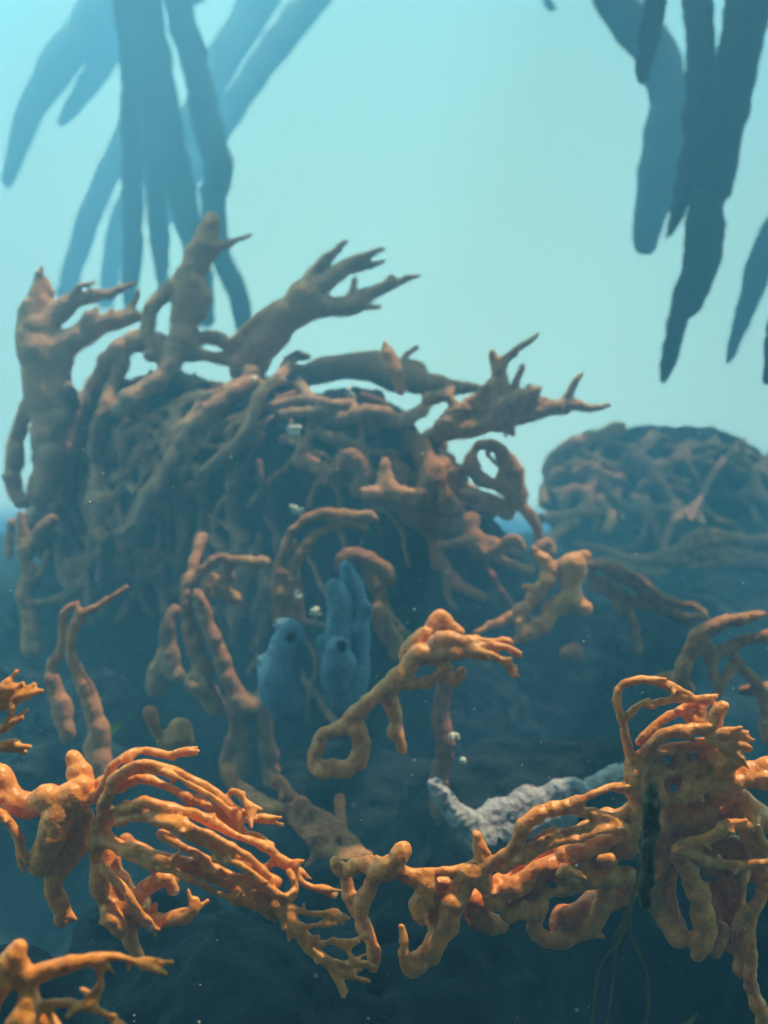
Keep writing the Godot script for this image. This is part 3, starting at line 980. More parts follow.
func mid_right() -> void:
	begin("branching_sponge", "bright orange webbed sponge with a glowing knob, right of centre before the far mound", "sponge", "", "orange", 0.90, 0.0016, 0.0004, Color(0.9, 0.82, 0.82))
	br([585, 557, 7, 0, 573, 568, 12, 0, 571, 584, 10, 0, 567, 596, 9, 0], "knob")
	br([545, 577, 7, 0, 562, 567, 7, 0, 572, 566, 8, 0])
	br([535, 550, 4, 0, 541, 557, 6, 0, 546, 574, 7, 0, 545, 584, 7, 0])
	br([526, 586, 4, 0, 536, 588, 5, 0, 546, 581, 6, 0])
	br([546, 582, 7, 0, 531, 603, 6, 0, 514, 616, 6, 0, 492, 625, 4, 0, 478, 633, 2, 0])
	br([518, 620, 6, 0, 527, 632, 8, 0, 538, 628, 9, 0, 552, 611, 9, 0, 559, 599, 8, 0, 570, 592, 9, 0])
	br([572, 602, 9, 0.5, 586, 606, 9, 0.5])
	br([552, 611, 9, 0.5, 566, 608, 9, 0.5, 572, 600, 8, 0.5])
	br([520, 622, 5, -0.5, 521, 634, 4, -0.5, 512, 642, 4, 0])
	done()
	begin("rope_sponge", "long brown rope-like sponge sloping from the orange knob down to the right", "sponge", "", "ochre", 0.93, 0.0027, 0.0005, Color(0.62, 0.55, 0.5))
	br([585, 563, 6, 0, 616, 568, 6, 0, 640, 580, 5, 0, 659, 595, 5, 0, 675, 603, 4, 0, 695, 605, 4, 0, 706, 617, 4, -2], "strand")
	br([610, 574, 4, 0, 640, 590, 4, 0, 671, 613, 4, 0, 700, 618, 3, -1], "strand")
	br([600, 580, 4, 0.5, 640, 604, 4, 0.5, 663, 613, 3, 0, 691, 623, 3, 0], "strand")
	br([592, 586, 5, 1, 620, 600, 5, 1, 634, 622, 4, 1, 640, 650, 4, 1], "strand")
	br([590, 575, 5, 1, 612, 588, 5, 1, 618, 610, 5, 1], "strand")
	done()
	begin("branching_sponge", "dull orange branching sponge reaching in from the right edge below the far mound", "sponge", "", "ochre", 0.82, 0.0027, 0.0006, Color(0.85, 0.75, 0.7))
	br([706, 630, 6, 0, 722, 623, 7, 0, 741, 619, 7, 0, 764, 614, 4, 0], "arm")
	br([714, 655, 6, 0, 726, 648, 6, 0, 745, 641, 6, 0, 790, 632, 6, 0], "arm")
	br([708, 626, 5, 0, 698, 638, 8, 0, 688, 658, 9, 0, 681, 675, 8, 0, 676, 690, 7, 1])
	br([704, 640, 6, 0, 710, 658, 6, 0, 714, 680, 5, 0])
	br([735, 660, 5, 0, 724, 680, 5, 0, 714, 702, 5, 0])
	br([737, 664, 5, 0, 753, 680, 6, 0, 765, 700, 7, 0, 766, 738, 6, 0])
	br([659, 677, 5, 1, 676, 678, 6, 1, 690, 690, 6, 1])
	br([742, 690, 5, 1, 756, 690, 5, 1, 790, 680, 6, 1])
	done()
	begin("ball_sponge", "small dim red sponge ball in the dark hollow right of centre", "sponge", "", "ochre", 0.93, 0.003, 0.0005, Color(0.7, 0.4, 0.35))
	br([566, 655, 8, 0, 576, 652, 9, 0], "ball")
	done()


func far_mound() -> void:
	begin("draped_sponge", "pale curled sponge strands on the left face of the far mound", "sponge", "strands on the far right mound", "ochre", 1.40, 0.0045, 0.0008, Color(0.85, 0.85, 0.8), true)
	br([577, 472, 5, -2, 589, 466, 5, -2, 594, 478, 5, -2, 588, 492, 5, -2], "curl")
	br([556, 492, 5, -1, 577, 490, 5, -2, 586, 503, 5, -2, 572, 515, 5, -2], "curl")
	br([562, 505, 6, -2, 570, 492, 5, -2, 585, 494, 5, -2, 586, 508, 5, -2], "curl")
	br([597, 466, 4, -2, 603, 486, 5, -2, 618, 491, 4, -2], "curl")
	br([597, 470, 4, -2, 610, 476, 4, -2, 625, 478, 4, -2], "curl")
	br([549, 470, 7, -1, 556, 455, 7, -1, 575, 445, 8, -1, 597, 436, 8, -1, 620, 428, 7, -1], "strand")
	br([545, 503, 6, -1, 548, 485, 7, -1, 560, 472, 6, -1], "strand")
	br([600, 500, 5, -2, 612, 515, 5, -2, 606, 530, 5, -2], "strand")
	done()
	begin("rope_sponge", "thin brown strand winding down the dark face of the far mound", "sponge", "strands on the far right mound", "brown", 1.40, 0.004, 0.0006, Color(1, 1, 1), true)
	br([744, 441, 4, -1, 722, 462, 4, -1, 706, 486, 4, -1, 695, 505, 4, -1, 675, 521, 4, -1, 665, 540, 4, -1, 664, 560, 4, -1], "strand")
	br([704, 490, 3, -1, 690, 520, 3, -1], "strand")
	done()
	begin("draped_sponge", "matted dark sponge covering the top of the far mound", "sponge", "strands on the far right mound", "brown", 1.43, 0.005, 0.0012, Color(0.45, 0.55, 0.5), true)
	for i in 44:
		var x := rng.randf_range(555, 765)
		var y := 432.0 + rng.randf() * 60.0 + maxf(0.0, absf(x - 650.0) - 60.0) * 0.22
		var a := rng.randf_range(-0.6, 0.9)
		var p := []
		for k in 7:
			if not over_mound(x, y - 6.0):
				break
			p.append_array([x, y, rng.randf_range(2.0, 4.2), rng.randf_range(-0.9, 0.3)])
			a += rng.randf_range(-0.6, 0.6)
			x += cos(a) * 15.0
			y += sin(a) * 15.0
		if p.size() >= 12:
			br(p, "strand")
	done()
	begin("draped_sponge", "layered brown sponge strands sweeping along the foot of the far mound", "sponge", "strands on the far right mound", "brown", 1.24, 0.004, 0.0008, Color(0.95, 0.9, 0.85), true)
	br([542, 518, 5, 0, 570, 515, 6, -1, 600, 512, 5, -1], "strand")
	br([548, 540, 5, -6, 560, 530, 6, -6, 574, 522, 5, -5], "strand")
	br([577, 545, 4, -2, 605, 550, 4, -2, 632, 560, 5, -2, 655, 556, 4, -2, 687, 548, 5, -2, 722, 541, 4, -2, 775, 539, 5, -2], "strand")
	br([650, 574, 4, -2, 687, 572, 5, -2, 722, 564, 4, -2, 775, 564, 4, -2], "strand")
	br([683, 541, 4, -2, 702, 533, 5, -2, 726, 535, 4, -2, 750, 546, 4, -2], "strand")
	br([695, 556, 4, -2, 734, 553, 4, -2, 775, 560, 4, -2], "strand")
	br([775, 585, 5, -3, 749, 599, 5, -3, 725, 594, 4, -3], "strand")
	br([600, 560, 5, -2, 640, 572, 5, -2, 680, 590, 5, -2], "strand")
	for i in 14:
		var x := rng.randf_range(600, 740)
		var y := rng.randf_range(535, 605)
		var p := []
		for k in 5:
			p.append_array([x, y, rng.randf_range(3.0, 4.5), rng.randf_range(-2.5, -0.5)])
			x += 17.0
			y += rng.randf_range(-6.0, 6.0)
		br(p, "strand")
	done()


func front_left() -> void:
	begin("branching_sponge", "large bright orange sponge spray sweeping right and down, at lower left", "sponge", "orange sponges in front", "orange", 0.62, 0.0008, 0.00025)
	br([-25, 770, 12, 1, 0, 780, 12, 1, 31, 803, 13, 1, 60, 800, 14, 0, 82, 790, 12, 0], "stem")
	br([75, 800, 15, 0, 62, 825, 16, 0, 48, 850, 14, 0, 38, 868, 8, 0], "lobe")
	br([86, 815, 12, 0.5, 72, 840, 13, 0.5, 60, 865, 11, 0.5, 55, 890, 9, 0.5, 61, 918, 9, 0.5], "lobe")
	br([-20, 800, 5, 0, 0, 816, 5, 0, 13, 832, 5, 0, 24, 855, 4, 0])
	br([73, 760, 9, 1, 77, 774, 12, 1, 84, 788, 12, 1], "knob")
	br([84, 790, 10, 0.5, 98, 785, 8, 0.5, 110, 780, 8, 0])
	br([96, 800, 5.5, 0, 107, 776, 3.9, -0.5, 125, 759, 4.7, -0.5, 146, 751, 3.9, 0, 167, 753, 3.9, 0, 187, 752, 3.1, 0], "finger")
	br([97, 830, 7, 0, 106, 795, 5.5, -1, 125, 770, 5.5, -1.5, 156, 767, 4.7, -1.5, 188, 777, 4.7, -1, 210, 788, 4.7, -1, 231, 806, 4.7, -1, 250, 818, 3.9, -1, 264, 820, 2.3, -1], "finger")
	br([116, 790, 4.7, 0, 136, 779, 4.7, -1, 160, 782, 4.7, -1, 188, 795, 4.7, -1, 208, 804, 4.7, -1, 230, 820, 4.7, -1, 246, 832, 3.9, -1, 262, 838, 2.3, -1], "finger")
	br([110, 815, 6.2, 0, 130, 806, 5.5, -1.5, 151, 803, 5.5, -2, 174, 808, 5.5, -2, 198, 814, 5.5, -2, 224, 828, 4.7, -2, 255, 843, 4.7, -2, 281, 859, 4.7, -1.5, 298, 873, 3.1, -1], "finger")
	br([140, 812, 6.2, -1, 156, 818, 6.2, -2, 182, 828, 7, -2.5, 208, 843, 7, -2.5, 229, 856, 7, -2.5, 255, 871, 6.2, -2, 275, 880, 5.5, -2], "finger")
	br([99, 840, 7.8, 0, 130, 848, 7, -1, 161, 858, 7, -1.5, 188, 867, 7, -1.5, 219, 881, 6.2, -1.5, 245, 894, 6.2, -1.5, 268, 902, 5.5, -1.5], "finger")
	br([104, 812, 9, 0, 97, 840, 9, 0, 96, 871, 9, 0, 104, 905, 9, 0, 122, 932, 8, 0], "lobe")
	br([128, 840, 8, 0.5, 150, 862, 9, 0.5, 168, 880, 9, 0.5], "web")
	br([109, 876, 9, 0.5, 128, 905, 9, 0.5, 145, 920, 9, 0.5, 168, 921, 8, 0, 188, 913, 7, -0.5, 194, 899, 5, -0.5], "lobe")
	br([135, 900, 8, 0.5, 150, 884, 8, 0, 165, 879, 7, 0, 172, 890, 6, 0], "lobe")
	br([104, 905, 9, 0.5, 126, 925, 9, 0.5, 134, 944, 8, 0.5, 140, 955, 5, 0.5], "lobe")
	br([112, 850, 9, 1, 120, 880, 10, 1, 140, 905, 10, 1], "web")
	br([255, 880, 4.7, -1.5, 266, 868, 3.9, -1.5, 277, 860, 3.1, -1.5, 291, 866, 3.1, -1.5, 300, 881, 3.9, -1.5, 312, 886, 3.1, -1.5, 328, 888, 2.3, -1.5], "finger")
	br([270, 896, 4.7, -1.5, 292, 909, 3.1, -1.5, 313, 914, 3.1, -1.5, 337, 915, 2.3, -1.5], "finger")
	br([280, 905, 4.7, -1.5, 300, 930, 3.9, -1.5, 318, 944, 3.1, -1.5, 334, 942, 2.3, -1.5, 350, 946, 2.3, -1.5], "finger")
	br([262, 893, 5.5, -1.5, 286, 918, 6.2, -1.5, 306, 944, 5.5, -1.5, 323, 961, 4.7, -1.5, 338, 980, 2.3, -1.5], "finger")
	br([318, 955, 3.9, -1.5, 335, 966, 3.9, -1.5, 357, 964, 2.3, -1.5], "finger")
	br([305, 928, 3.1, -1.5, 318, 925, 2.3, -1.5, 330, 922, 1.6, -1.5], "finger")
	br([314, 950, 2.3, -2, 322, 958, 2.3, -2.5], "finger")
	br([330, 968, 3.1, -1.5, 344, 974, 2.3, -1.5, 352, 973, 1.6, -1.5], "finger")
	br([288, 872, 3.9, -2, 296, 888, 3.1, -2, 290, 896, 2.3, -2], "finger")
	br([225, 800, 3.1, -1, 236, 790, 2.3, -1, 252, 812, 2.3, -1.5], "finger")
	br([104, 800, 4.7, -0.5, 118, 778, 3.9, -1, 140, 771, 3.9, -1.4, 170, 775, 3.1, -1.6, 200, 790, 3.1, -1.6, 222, 806, 3.1, -1.6, 240, 822, 3.1, -1.4], "finger")
	br([120, 822, 4.7, -1, 150, 815, 3.9, -1.8, 180, 822, 3.9, -2.4, 212, 836, 3.9, -2.8, 240, 852, 3.9, -2.8, 262, 868, 3.9, -2.4], "finger")
	br([118, 852, 4.7, -0.8, 150, 865, 3.9, -1.6, 182, 876, 3.9, -2, 212, 890, 3.9, -2, 240, 902, 3.9, -1.8, 262, 910, 3.9, -1.6], "finger")
	br([215, 860, 3.9, -2.6, 240, 866, 3.1, -3, 262, 880, 3.1, -2.8, 276, 896, 3.1, -2.4], "finger")
	br([104, 870, 4.7, -0.4, 122, 888, 4.7, -0.8, 138, 908, 3.9, -0.8, 150, 925, 3.1, -0.5], "finger")
	br([160, 835, 4.7, -1.5, 190, 850, 4.7, -1.8, 214, 868, 4.7, -1.8, 250, 884, 4.7, -2], "finger")
	done()
	begin("branching_sponge", "orange sponge tips poking in from the left edge above the big spray", "sponge", "orange sponges in front", "orange", 0.60, 0.0009, 0.00025, Color(1.0, 1.05, 1.1))
	br([-30, 715, 8, 0, -12, 700, 6, 0, 3, 690, 6, 0, 9, 688, 3, 0], "finger")
	br([-30, 715, 8, 0, -10, 708, 5, 0, 8, 702, 4, 0, 24, 698, 2, 0], "finger")
	br([-30, 725, 8, 0, -8, 732, 5, 0, 4, 728, 4, 0, 11, 722, 2, 0], "finger")
	br([-30, 735, 8, 0, -8, 744, 5, 0, 4, 748, 4, 0, 12, 746, 2, 0], "finger")
	done()
	begin("branching_sponge", "orange sponge with a peaked top and a thin torn arm in the bottom left corner", "sponge", "orange sponges in front", "orange", 0.565, 0.0008, 0.00025, Color(1.0, 0.95, 0.9))
	br([19, 948, 8, 0, 14, 962, 12, 0, 2, 985, 14, 0, -15, 1010, 16, 0], "lobe")
	br([16, 965, 10, 0, 26, 985, 12, 0, 24, 1010, 14, 0, 20, 1040, 14, 0], "lobe")
	br([20, 982, 10, 0, 42, 972, 9, 0, 68, 966, 8, 0, 90, 961, 8, 0, 103, 957, 6, 0, 122, 957, 3, 0, 150, 964, 1.6, 0], "arm")
	br([98, 963, 4, 0, 100, 982, 3, 0, 96, 996, 3, 0, 84, 1005, 3, 0], "arm")
	br([30, 1006, 6, 0, 57, 1003, 5, 0, 83, 1006, 4, 0, 106, 1014, 3, 0, 126, 1030, 3, 0], "arm")
	br([40, 1010, 9, 1, 56, 1030, 10, 1], "lobe")
	done()


func front_right() -> void:
	begin("branching_sponge", "orange sponge bridge rising from a bright knob to long ribbons, bottom centre", "sponge", "orange sponges in front", "orange", 0.66, 0.0009, 0.00025, Color(0.95, 0.9, 0.88))
	br([378, 874, 9, 0, 395, 863, 10, -0.5, 405, 850, 7, -0.5], "knob")
	br([395, 866, 10, 0, 410, 876, 9, 0, 422, 886, 10, 0, 418, 905, 9, 0, 420, 920, 8, 0])
	br([385, 872, 9, 0, 363, 864, 8, 0.5, 346, 872, 8, 1, 335, 862, 6, 1])
	br([378, 876, 9, 0.5, 370, 890, 9, 0.5, 363, 919, 8, 0.5, 374, 950, 7, 0.5, 373, 968, 5, 0.5])
	br([345, 872, 7, 1.5, 348, 895, 7, 1.5, 360, 910, 7, 1.5])
	br([412, 874, 6, 0, 440, 871, 5, 0, 465, 872, 6, 0])
	br([474, 868, 10, 0, 455, 897, 12, 0, 446, 927, 13, 0, 430, 954, 12, 0, 413, 970, 9, 0], "lobe")
	br([440, 885, 10, 0.5, 436, 910, 10, 0.5, 440, 930, 10, 0.5], "lobe")
	br([402, 928, 4, -0.5, 404, 946, 5, -0.5, 409, 966, 7, 0], "finger", {"tint": Color(1.1, 1.5, 2.0)})
	br([476, 836, 5, 0, 479, 852, 6, 0, 486, 864, 8, 0], "finger")
	br([470, 880, 7, 0, 500, 857, 6, -0.5, 516, 837, 7, -1, 531, 817, 8, -1, 551, 807, 8, -1, 574, 809, 6, -1, 592, 813, 5, -1], "ribbon")
	br([566, 808, 5, -1, 590, 795, 4, -1, 613, 788, 4, -0.5, 632, 790, 5, 0], "ribbon")
	br([590, 813, 5, -1, 610, 817, 4, -0.5, 628, 811, 5, 0], "ribbon")
	br([505, 868, 6, -0.5, 527, 848, 5, -1, 551, 835, 5, -1, 576, 829, 5, -1, 610, 824, 5, -0.5], "ribbon")
	br([518, 858, 5, -1, 559, 842, 4, -1.2, 592, 834, 4, -1, 622, 826, 5, -0.5], "ribbon")
	br([492, 900, 9, 0, 516, 887, 10, 0, 535, 872, 10, 0, 559, 857, 10, 0, 590, 846, 9, 0, 613, 836, 9, 0, 632, 829, 9, 0], "ribbon")
	br([512, 913, 9, 0, 538, 904, 10, 0, 545, 893, 6, 0, 562, 888, 7, 0, 584, 884, 9, 0, 606, 881, 9, 0, 628, 874, 9, 0], "ribbon")
	br([530, 874, 8, 0.2, 540, 886, 4, 0.2, 536, 900, 8, 0.2], "web")
	br([566, 860, 8, 0.2, 565, 874, 6, -0.5, 580, 882, 7, 0.2], "web")
	br([600, 845, 8, 0.3, 606, 862, 8, 0.3, 610, 880, 8, 0.3], "web")
	br([539, 903, 9, 0.5, 533, 928, 8, 0.8, 552, 940, 8, 1, 576, 936, 8, 1, 598, 920, 9, 1, 608, 895, 9, 0.5], "loop")
	br([500, 880, 9, 1, 530, 860, 11, 1, 560, 845, 11, 1, 595, 828, 11, 1, 630, 812, 10, 1], "sheet")
	br([520, 900, 10, 0.8, 548, 882, 10, 0.8, 580, 866, 12, 0.8, 612, 852, 12, 0.8, 636, 845, 10, 0.8], "sheet")
	br([556, 925, 12, 1.5, 585, 912, 12, 1.5, 612, 898, 12, 1.2, 632, 885, 12, 1], "sheet", {"tint": Color(0.8, 0.6, 0.55)})
	br([470, 900, 12, 0.8, 480, 920, 12, 1, 500, 925, 10, 1.2], "sheet", {"tint": Color(0.8, 0.65, 0.6)})
	cut(553, 885, 3.5, -3, 2)
	br([485, 878, 8, 0, 493, 905, 8, 0], "lobe")
	br([560, 876, 4, -1, 568, 872, 5, -1, 574, 874, 3, -1], "bump")
	br([602, 860, 5, -1, 610, 859, 5, -1], "bump")
	br([560, 915, 4, 2, 590, 905, 4, 2], "web")
	done()
	begin("branching_sponge", "tall orange sponge full of holes with thin looping tendrils on top, at right", "sponge", "orange sponges in front", "orange", 0.66, 0.0009, 0.00025, Color(0.95, 0.92, 0.9))
	br([628, 790, 8, 0, 631, 767, 6, 0, 627, 745, 5, 0, 621, 715, 4, 0, 617, 694, 4, 0, 624, 683, 4, 0, 649, 681, 4, 0, 667, 684, 4, 0, 678, 690, 3, 0], "tendril")
	br([625, 722, 4, 0, 637, 707, 4, 0, 656, 701, 4, 0, 679, 699, 4, 0, 706, 698, 4, 0], "tendril")
	br([640, 757, 6, 0, 656, 741, 6, -0.5, 679, 732, 6, -0.5, 701, 730, 6, -0.5, 714, 738, 6, -0.5])
	br([640, 742, 5, 0.5, 660, 722, 5, 0.5, 679, 713, 5, 0.5, 692, 704, 4, 0.5])
	br([684, 716, 6, 0.8, 700, 722, 7, 0.8, 700, 704, 5, 0.8], "knob")
	br([634, 790, 9, 0, 641, 768, 8, 0, 652, 753, 7, 0, 676, 748, 6, 0, 705, 745, 7, 0, 718, 757, 7, 0], "web")
	br([652, 772, 6, 0, 676, 772, 6, 0, 701, 766, 7, 0, 718, 766, 8, 0], "web")
	br([681, 750, 4, 0, 682, 769, 6, 0], "web")
	br([648, 758, 5, 0, 652, 772, 6, 0, 658, 797, 9, 0], "web")
	br([640, 800, 10, 0, 662, 799, 8, 0, 688, 792, 8, 0, 710, 780, 9, 0], "web")
	br([690, 772, 5, 0, 692, 788, 8, 0], "web")
	br([632, 785, 10, 0, 640, 806, 11, 0, 636, 830, 11, 0, 630, 850, 10, 0.5], "lobe")
	br([640, 825, 12, 0.8, 660, 820, 14, 1, 690, 812, 14, 1, 715, 800, 12, 0.8], "lobe")
	br([714, 735, 6, -0.5, 716, 716, 8, -0.5, 723, 707, 6, -0.5], "knob", {"tint": Color(1.05, 1.25, 1.1)})
	for q in [[727, 729], [739, 735], [742, 746], [738, 754], [729, 750]]:
		br([714, 742, 5, -0.5, (714 + q[0]) / 2, (742 + q[1]) / 2 - 1, 3, -1, q[0], q[1], 2, -1], "finger", {"tint": Color(1.05, 1.3, 1.2)})
	br([716, 790, 10, 0, 720, 780, 9, 0, 724, 762, 7, -0.5, 727, 752, 4, -0.5], "lobe")
	for q in [[734, 756], [741, 760], [730, 752]]:
		br([726, 770, 6, -0.5, q[0], q[1], 2.5, -1], "finger")
	br([640, 775, 12, 0.8, 662, 785, 12, 1, 690, 775, 12, 1, 712, 768, 11, 0.8], "sheet")
	br([655, 758, 9, 0.7, 680, 758, 10, 0.8, 706, 756, 9, 0.7], "sheet")
	br([645, 845, 15, 1.5, 672, 835, 16, 1.8, 705, 822, 16, 1.8, 735, 815, 14, 1.5], "sheet", {"tint": Color(0.8, 0.65, 0.6)})
	br([700, 860, 14, 1.6, 725, 850, 15, 1.8, 752, 865, 14, 1.8], "sheet", {"tint": Color(0.75, 0.6, 0.55)})
	br([665, 870, 13, 1.6, 668, 900, 13, 1.8, 676, 925, 11, 1.6], "sheet", {"tint": Color(0.75, 0.6, 0.55)})
	br([720, 880, 12, 1.6, 724, 910, 12, 1.8, 730, 945, 10, 1.6], "sheet", {"tint": Color(0.75, 0.6, 0.55)})
	cut(667, 760, 4.5, -3, 3)
	cut(694, 755, 3, -3, 3)
	cut(673, 787, 4, -3, 3)
	br([722, 786, 10, 0, 738, 774, 10, 0, 756, 768, 11, 0, 785, 764, 12, 0], "arm")
	br([730, 790, 9, -0.5, 754, 781, 9, -0.5, 785, 778, 10, -0.5], "arm")
	br([709, 790, 11, 0.5, 735, 798, 12, 0.5, 756, 812, 12, 0.5, 785, 830, 13, 0.5], "arm")
	br([735, 800, 9, 1, 748, 825, 10, 1, 760, 850, 11, 1], "arm")
	br([785, 861, 5, -1, 742, 864, 5, -1, 716, 863, 6, -1, 694, 857, 6, -1, 678, 850, 7, -1], "arm")
	br([675, 850, 6, -1, 697, 844, 6, -1, 716, 834, 7, -1, 731, 824, 7, -1, 747, 827, 4, -1], "arm")
	br([680, 856, 9, 0, 694, 880, 11, 0, 701, 905, 11, 0, 702, 935, 11, 0, 697, 956, 9, 0], "column")
	br([706, 925, 8, 0.5, 722, 930, 8, 0.5, 716, 950, 8, 0.5], "column")
	br([668, 858, 9, 1, 655, 880, 11, 1, 653, 902, 10, 1, 668, 922, 11, 1, 678, 940, 10, 0.5], "column")
	br([752, 822, 6, 0, 761, 842, 6, 0, 765, 880, 7, 0, 755, 910, 6, 0, 750, 940, 6, 0, 750, 977, 7, 0, 757, 1007, 8, 0, 768, 1040, 8, 0], "column")
	br([755, 908, 5, 0, 742, 916, 4, 0, 734, 926, 3, 0], "column")
	br([745, 860, 8, 1, 735, 890, 9, 1, 745, 930, 9, 1, 738, 965, 9, 1], "column")
	done()


func thread(called: String, label: String, category: String, group: String, p: Array, r: float, given: float, mat: String) -> void:
	# a thin swept strand: x, y pairs
	var d := spread(given)
	var ctrl := PackedVector3Array()
	for k in range(0, p.size(), 2):
		ctrl.append(at(p[k], p[k + 1], d + rng.randf_range(-0.006, 0.006)))
	var line := PackedVector3Array()
	for i in ctrl.size() - 1:
		for j in 6:
			line.append(ctrl[i].cubic_interpolate(ctrl[i + 1], ctrl[maxi(i - 1, 0)], ctrl[mini(i + 2, ctrl.size() - 1)], j / 6.0))
	line.append(ctrl[ctrl.size() - 1])
	var st := SurfaceTool.new()
	st.begin(Mesh.PRIMITIVE_TRIANGLES)
	var root := line[line.size() - 1]
	for i in line.size():
		var way := (line[mini(i + 1, line.size() - 1)] - line[maxi(i - 1, 0)]).normalized()
		var u := way.cross(Vector3.BACK).normalized()
		var w := way.cross(u)
		var rr := r / F * d * (0.6 + 0.8 * absf(lump.get_noise_3dv(line[i] * 90.0)))
		for k in 6:
			var dir := u * cos(TAU * k / 6.0) + w * sin(TAU * k / 6.0)
			st.set_normal(dir)
			st.set_color(Color(1, 1, 1))
			st.add_vertex(line[i] + dir * rr - root)
	for i in line.size() - 1:
		for k in 6:
			var a := i * 6 + k
			var b := i * 6 + (k + 1) % 6
			for q in [a, b, a + 6, b, b + 6, a + 6]:
				st.add_index(q)
	var o := MeshInstance3D.new()
	o.name = numbered(called)
	o.mesh = st.commit()
	o.material_override = mats[mat]
	o.position = root
	add_child(o)
	tag(o, label, category, group)


func leaf_blade(called: String, label: String, category: String, x0: float, y0: float, x1: float, y1: float, wide: float, given: float, mat: String) -> void:
	# a thin curved blade with two faces
	var d := spread(given)
	var a := at(x0, y0, d)
	var b := at(x1, y1, d - 0.008)
	var way := (b - a).normalized()
	var side := way.cross(Vector3(0.2, 0.5, 1.0)).normalized()
	var up := side.cross(way).normalized()
	var st := SurfaceTool.new()
	st.begin(Mesh.PRIMITIVE_TRIANGLES)
	var n := 8
	for f in 2:
		for i in n + 1:
			var t := float(i) / n
			var half := wide / F * d * sin(PI * pow(t, 0.8)) + 0.0001
			for j in 3:
				var s := float(j) - 1.0
				var p := a.lerp(b, t) + side * half * s + up * (0.0012 * s * s + 0.003 * sin(t * PI)) - up * (0.0004 * f)
				st.set_color(Color(1, 1, 1) * (1.15 if j == 1 else 0.95))
				st.add_vertex(p - a)
	for f in 2:
		for i in n:
			for j in 2:
				var k := f * (n + 1) * 3 + i * 3 + j
				for q in ([k, k + 1, k + 3, k + 1, k + 4, k + 3] if f == 0 else [k, k + 3, k + 1, k + 1, k + 3, k + 4]):
					st.add_index(q)
	st.generate_normals()
	var o := MeshInstance3D.new()
	o.name = numbered(called)
	o.mesh = st.commit()
	o.material_override = mats[mat]
	o.position = a
	add_child(o)
	tag(o, label, category)


func fleck(label: String, x: float, y: float, d: float, n: int, spread: float, r: float, tint := Color(1, 1, 1)) -> void:
	begin("barnacle_cluster", label, "barnacles", "pale encrusting flecks", "shell", d, 0.0011, 0.0009, tint * 0.8)
	for i in n:
		var px := x + rng.randf_range(-spread, spread)
		var py := y + rng.randf_range(-spread, spread) * 0.8
		var rr := r * rng.randf_range(0.6, 1.2)
		br([px, py, rr, 0, px + rng.randf_range(-4, 4), py + rng.randf_range(-3, 3), rr * 0.8, 0.3], "barnacle")
	done()


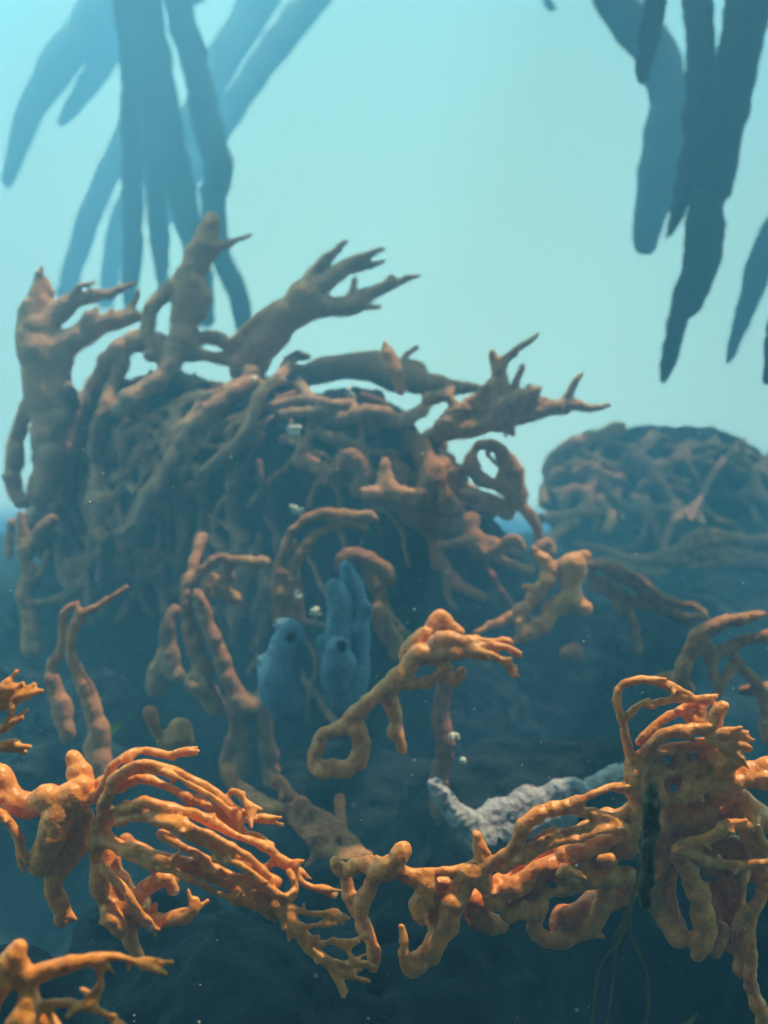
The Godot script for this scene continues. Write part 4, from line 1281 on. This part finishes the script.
func small_things() -> void:
	# the ledge of crusted rubble behind the orange bridge
	begin("rock_ledge", "pale pinkish crusted rock ledge lying behind the orange ribbons", "rock", "", "crust", 0.80, 0.0018, 0.0008, Color(1.1, 1.0, 1.08))
	br([436, 785, 8, 0, 446, 802, 10, 0, 458, 818, 12, 0, 476, 830, 12, 0], "rubble")
	br([470, 828, 12, 0, 498, 815, 16, 1, 524, 805, 17, 1, 550, 798, 15, 1, 572, 784, 9, 1, 582, 790, 7, 1], "rubble")
	br([590, 792, 11, 2, 612, 778, 12, 2, 630, 775, 10, 2], "rubble")
	br([480, 840, 16, 0, 520, 830, 20, 1, 560, 818, 18, 1], "rubble")
	for i in 14:
		var x := rng.randf_range(436, 585)
		var y := 815.0 - (x - 470.0) * 0.3 + rng.randf_range(-14, 12)
		if x < 470.0:
			y = 785.0 + (x - 436.0) * 1.2 + rng.randf_range(-6, 6)
		br([x, y, rng.randf_range(1.0, 2.0), -0.9], "pebble", {"tint": Color(1.2, 1.05, 1.0) * rng.randf_range(0.7, 1.4)})
	done()
	fleck("white flecks in a short upright row beside the ledge, left of the dark hollow", 455, 735, 0.80, 8, 5, 1.2)
	fleck("small white chip on the edge of the dark hollow under the row of flecks", 461, 759, 0.80, 3, 4, 1.4)
	fleck("bright white and pink barnacle cluster in the middle of the mound's upper half", 294, 431, 0.93, 10, 6, 2.0)
	fleck("white barnacle cluster above the arching looped sponge", 297, 511, 0.90, 9, 6, 1.6, Color(0.8, 0.8, 0.85))
	fleck("small pinkish pale patch on the crest right of the strands", 351, 392, 0.93, 4, 4, 1.6)
	fleck("tiny pale speck on the crest where thin strands cross", 253, 379, 0.94, 3, 3, 1.5)
	fleck("pale flecks between the looped sponge and the tall blue tube", 317, 612, 0.87, 7, 5, 1.2, Color(0.8, 0.7, 0.65))
	fleck("pale flecks down the right side of the looped sponge's foot", 300, 597, 0.86, 6, 5, 1.2, Color(0.85, 0.8, 0.8))
	begin("root_stub", "dark pointed dead root stub standing in front of the holed orange sponge", "root", "", "dead_wood", 0.61, 0.0013, 0.0008, Color(0.9, 0.85, 0.8))
	br([652, 786, 4, 0, 652, 800, 8, 0, 651, 825, 9, 0, 648, 850, 8, 0.3, 646, 880, 8, 0.6, 645, 905, 6, 1], "stub", {"wobble": 0.05})
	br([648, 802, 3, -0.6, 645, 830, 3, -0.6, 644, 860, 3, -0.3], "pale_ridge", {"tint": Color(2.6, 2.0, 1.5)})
	done()
	var g := "slimy threads below the root stub"
	thread("slime_thread", "long slimy thread trailing from the stub down to the left", "slime thread", g, [641, 870, 632, 900, 622, 935, 604, 960, 596, 985, 592, 1030], 2.0, 0.60, "slime")
	thread("slime_thread", "slimy thread curving down to the right under the stub", "slime thread", g, [634, 895, 630, 930, 638, 950, 649, 985, 645, 1030], 1.8, 0.605, "slime")
	thread("slime_thread", "short slimy thread close under the stub", "slime thread", g, [640, 865, 636, 885, 628, 910, 612, 940], 2.0, 0.61, "slime")
	thread("slime_thread", "faint slimy thread hanging between the two longer ones", "slime thread", g, [628, 905, 616, 950, 612, 990, 606, 1030], 1.6, 0.61, "slime")
	leaf_blade("leaf", "small green leaf lying on the silt behind the finger sponges", "leaf", 109, 735, 126, 719, 4.0, 0.85, "leaf")
	leaf_blade("leaf", "pale yellowish leaf sliver at the bottom edge, right of centre", "leaf", 672, 1030, 698, 1012, 4.0, 0.6, "straw")
	# drifting specks in the water
	var mm := MultiMesh.new()
	mm.transform_format = MultiMesh.TRANSFORM_3D
	var ball := SphereMesh.new()
	ball.radius = 1.0
	ball.height = 2.0
	ball.radial_segments = 6
	ball.rings = 3
	ball.material = mats["speck"]
	mm.mesh = ball
	mm.instance_count = 420
	for i in 420:
		var d := rng.randf_range(0.25, 1.0)
		var r := rng.randf_range(0.00012, 0.0005)
		mm.set_instance_transform(i, Transform3D(Basis.from_scale(Vector3(r, r * 0.8, r)), at(rng.randf_range(-60, 830), rng.randf_range(430, 1024), d)))
	var o := MultiMeshInstance3D.new()
	o.name = "drifting_specks"
	o.multimesh = mm
	add_child(o)
	tag(o, "tiny pale specks drifting in the water", "specks", "", "stuff")


func _ready() -> void:
	camera_and_light()
	materials()
	seabed()
	mounds()
	slope()
	roots()
	shade_mat()
	plume()
	right_arm()
	drapes()
	far_mound()
	columns()
	centre()
	star()
	mid_right()
	front_left()
	front_right()
	small_things()
	print("ms ", Time.get_ticks_msec())
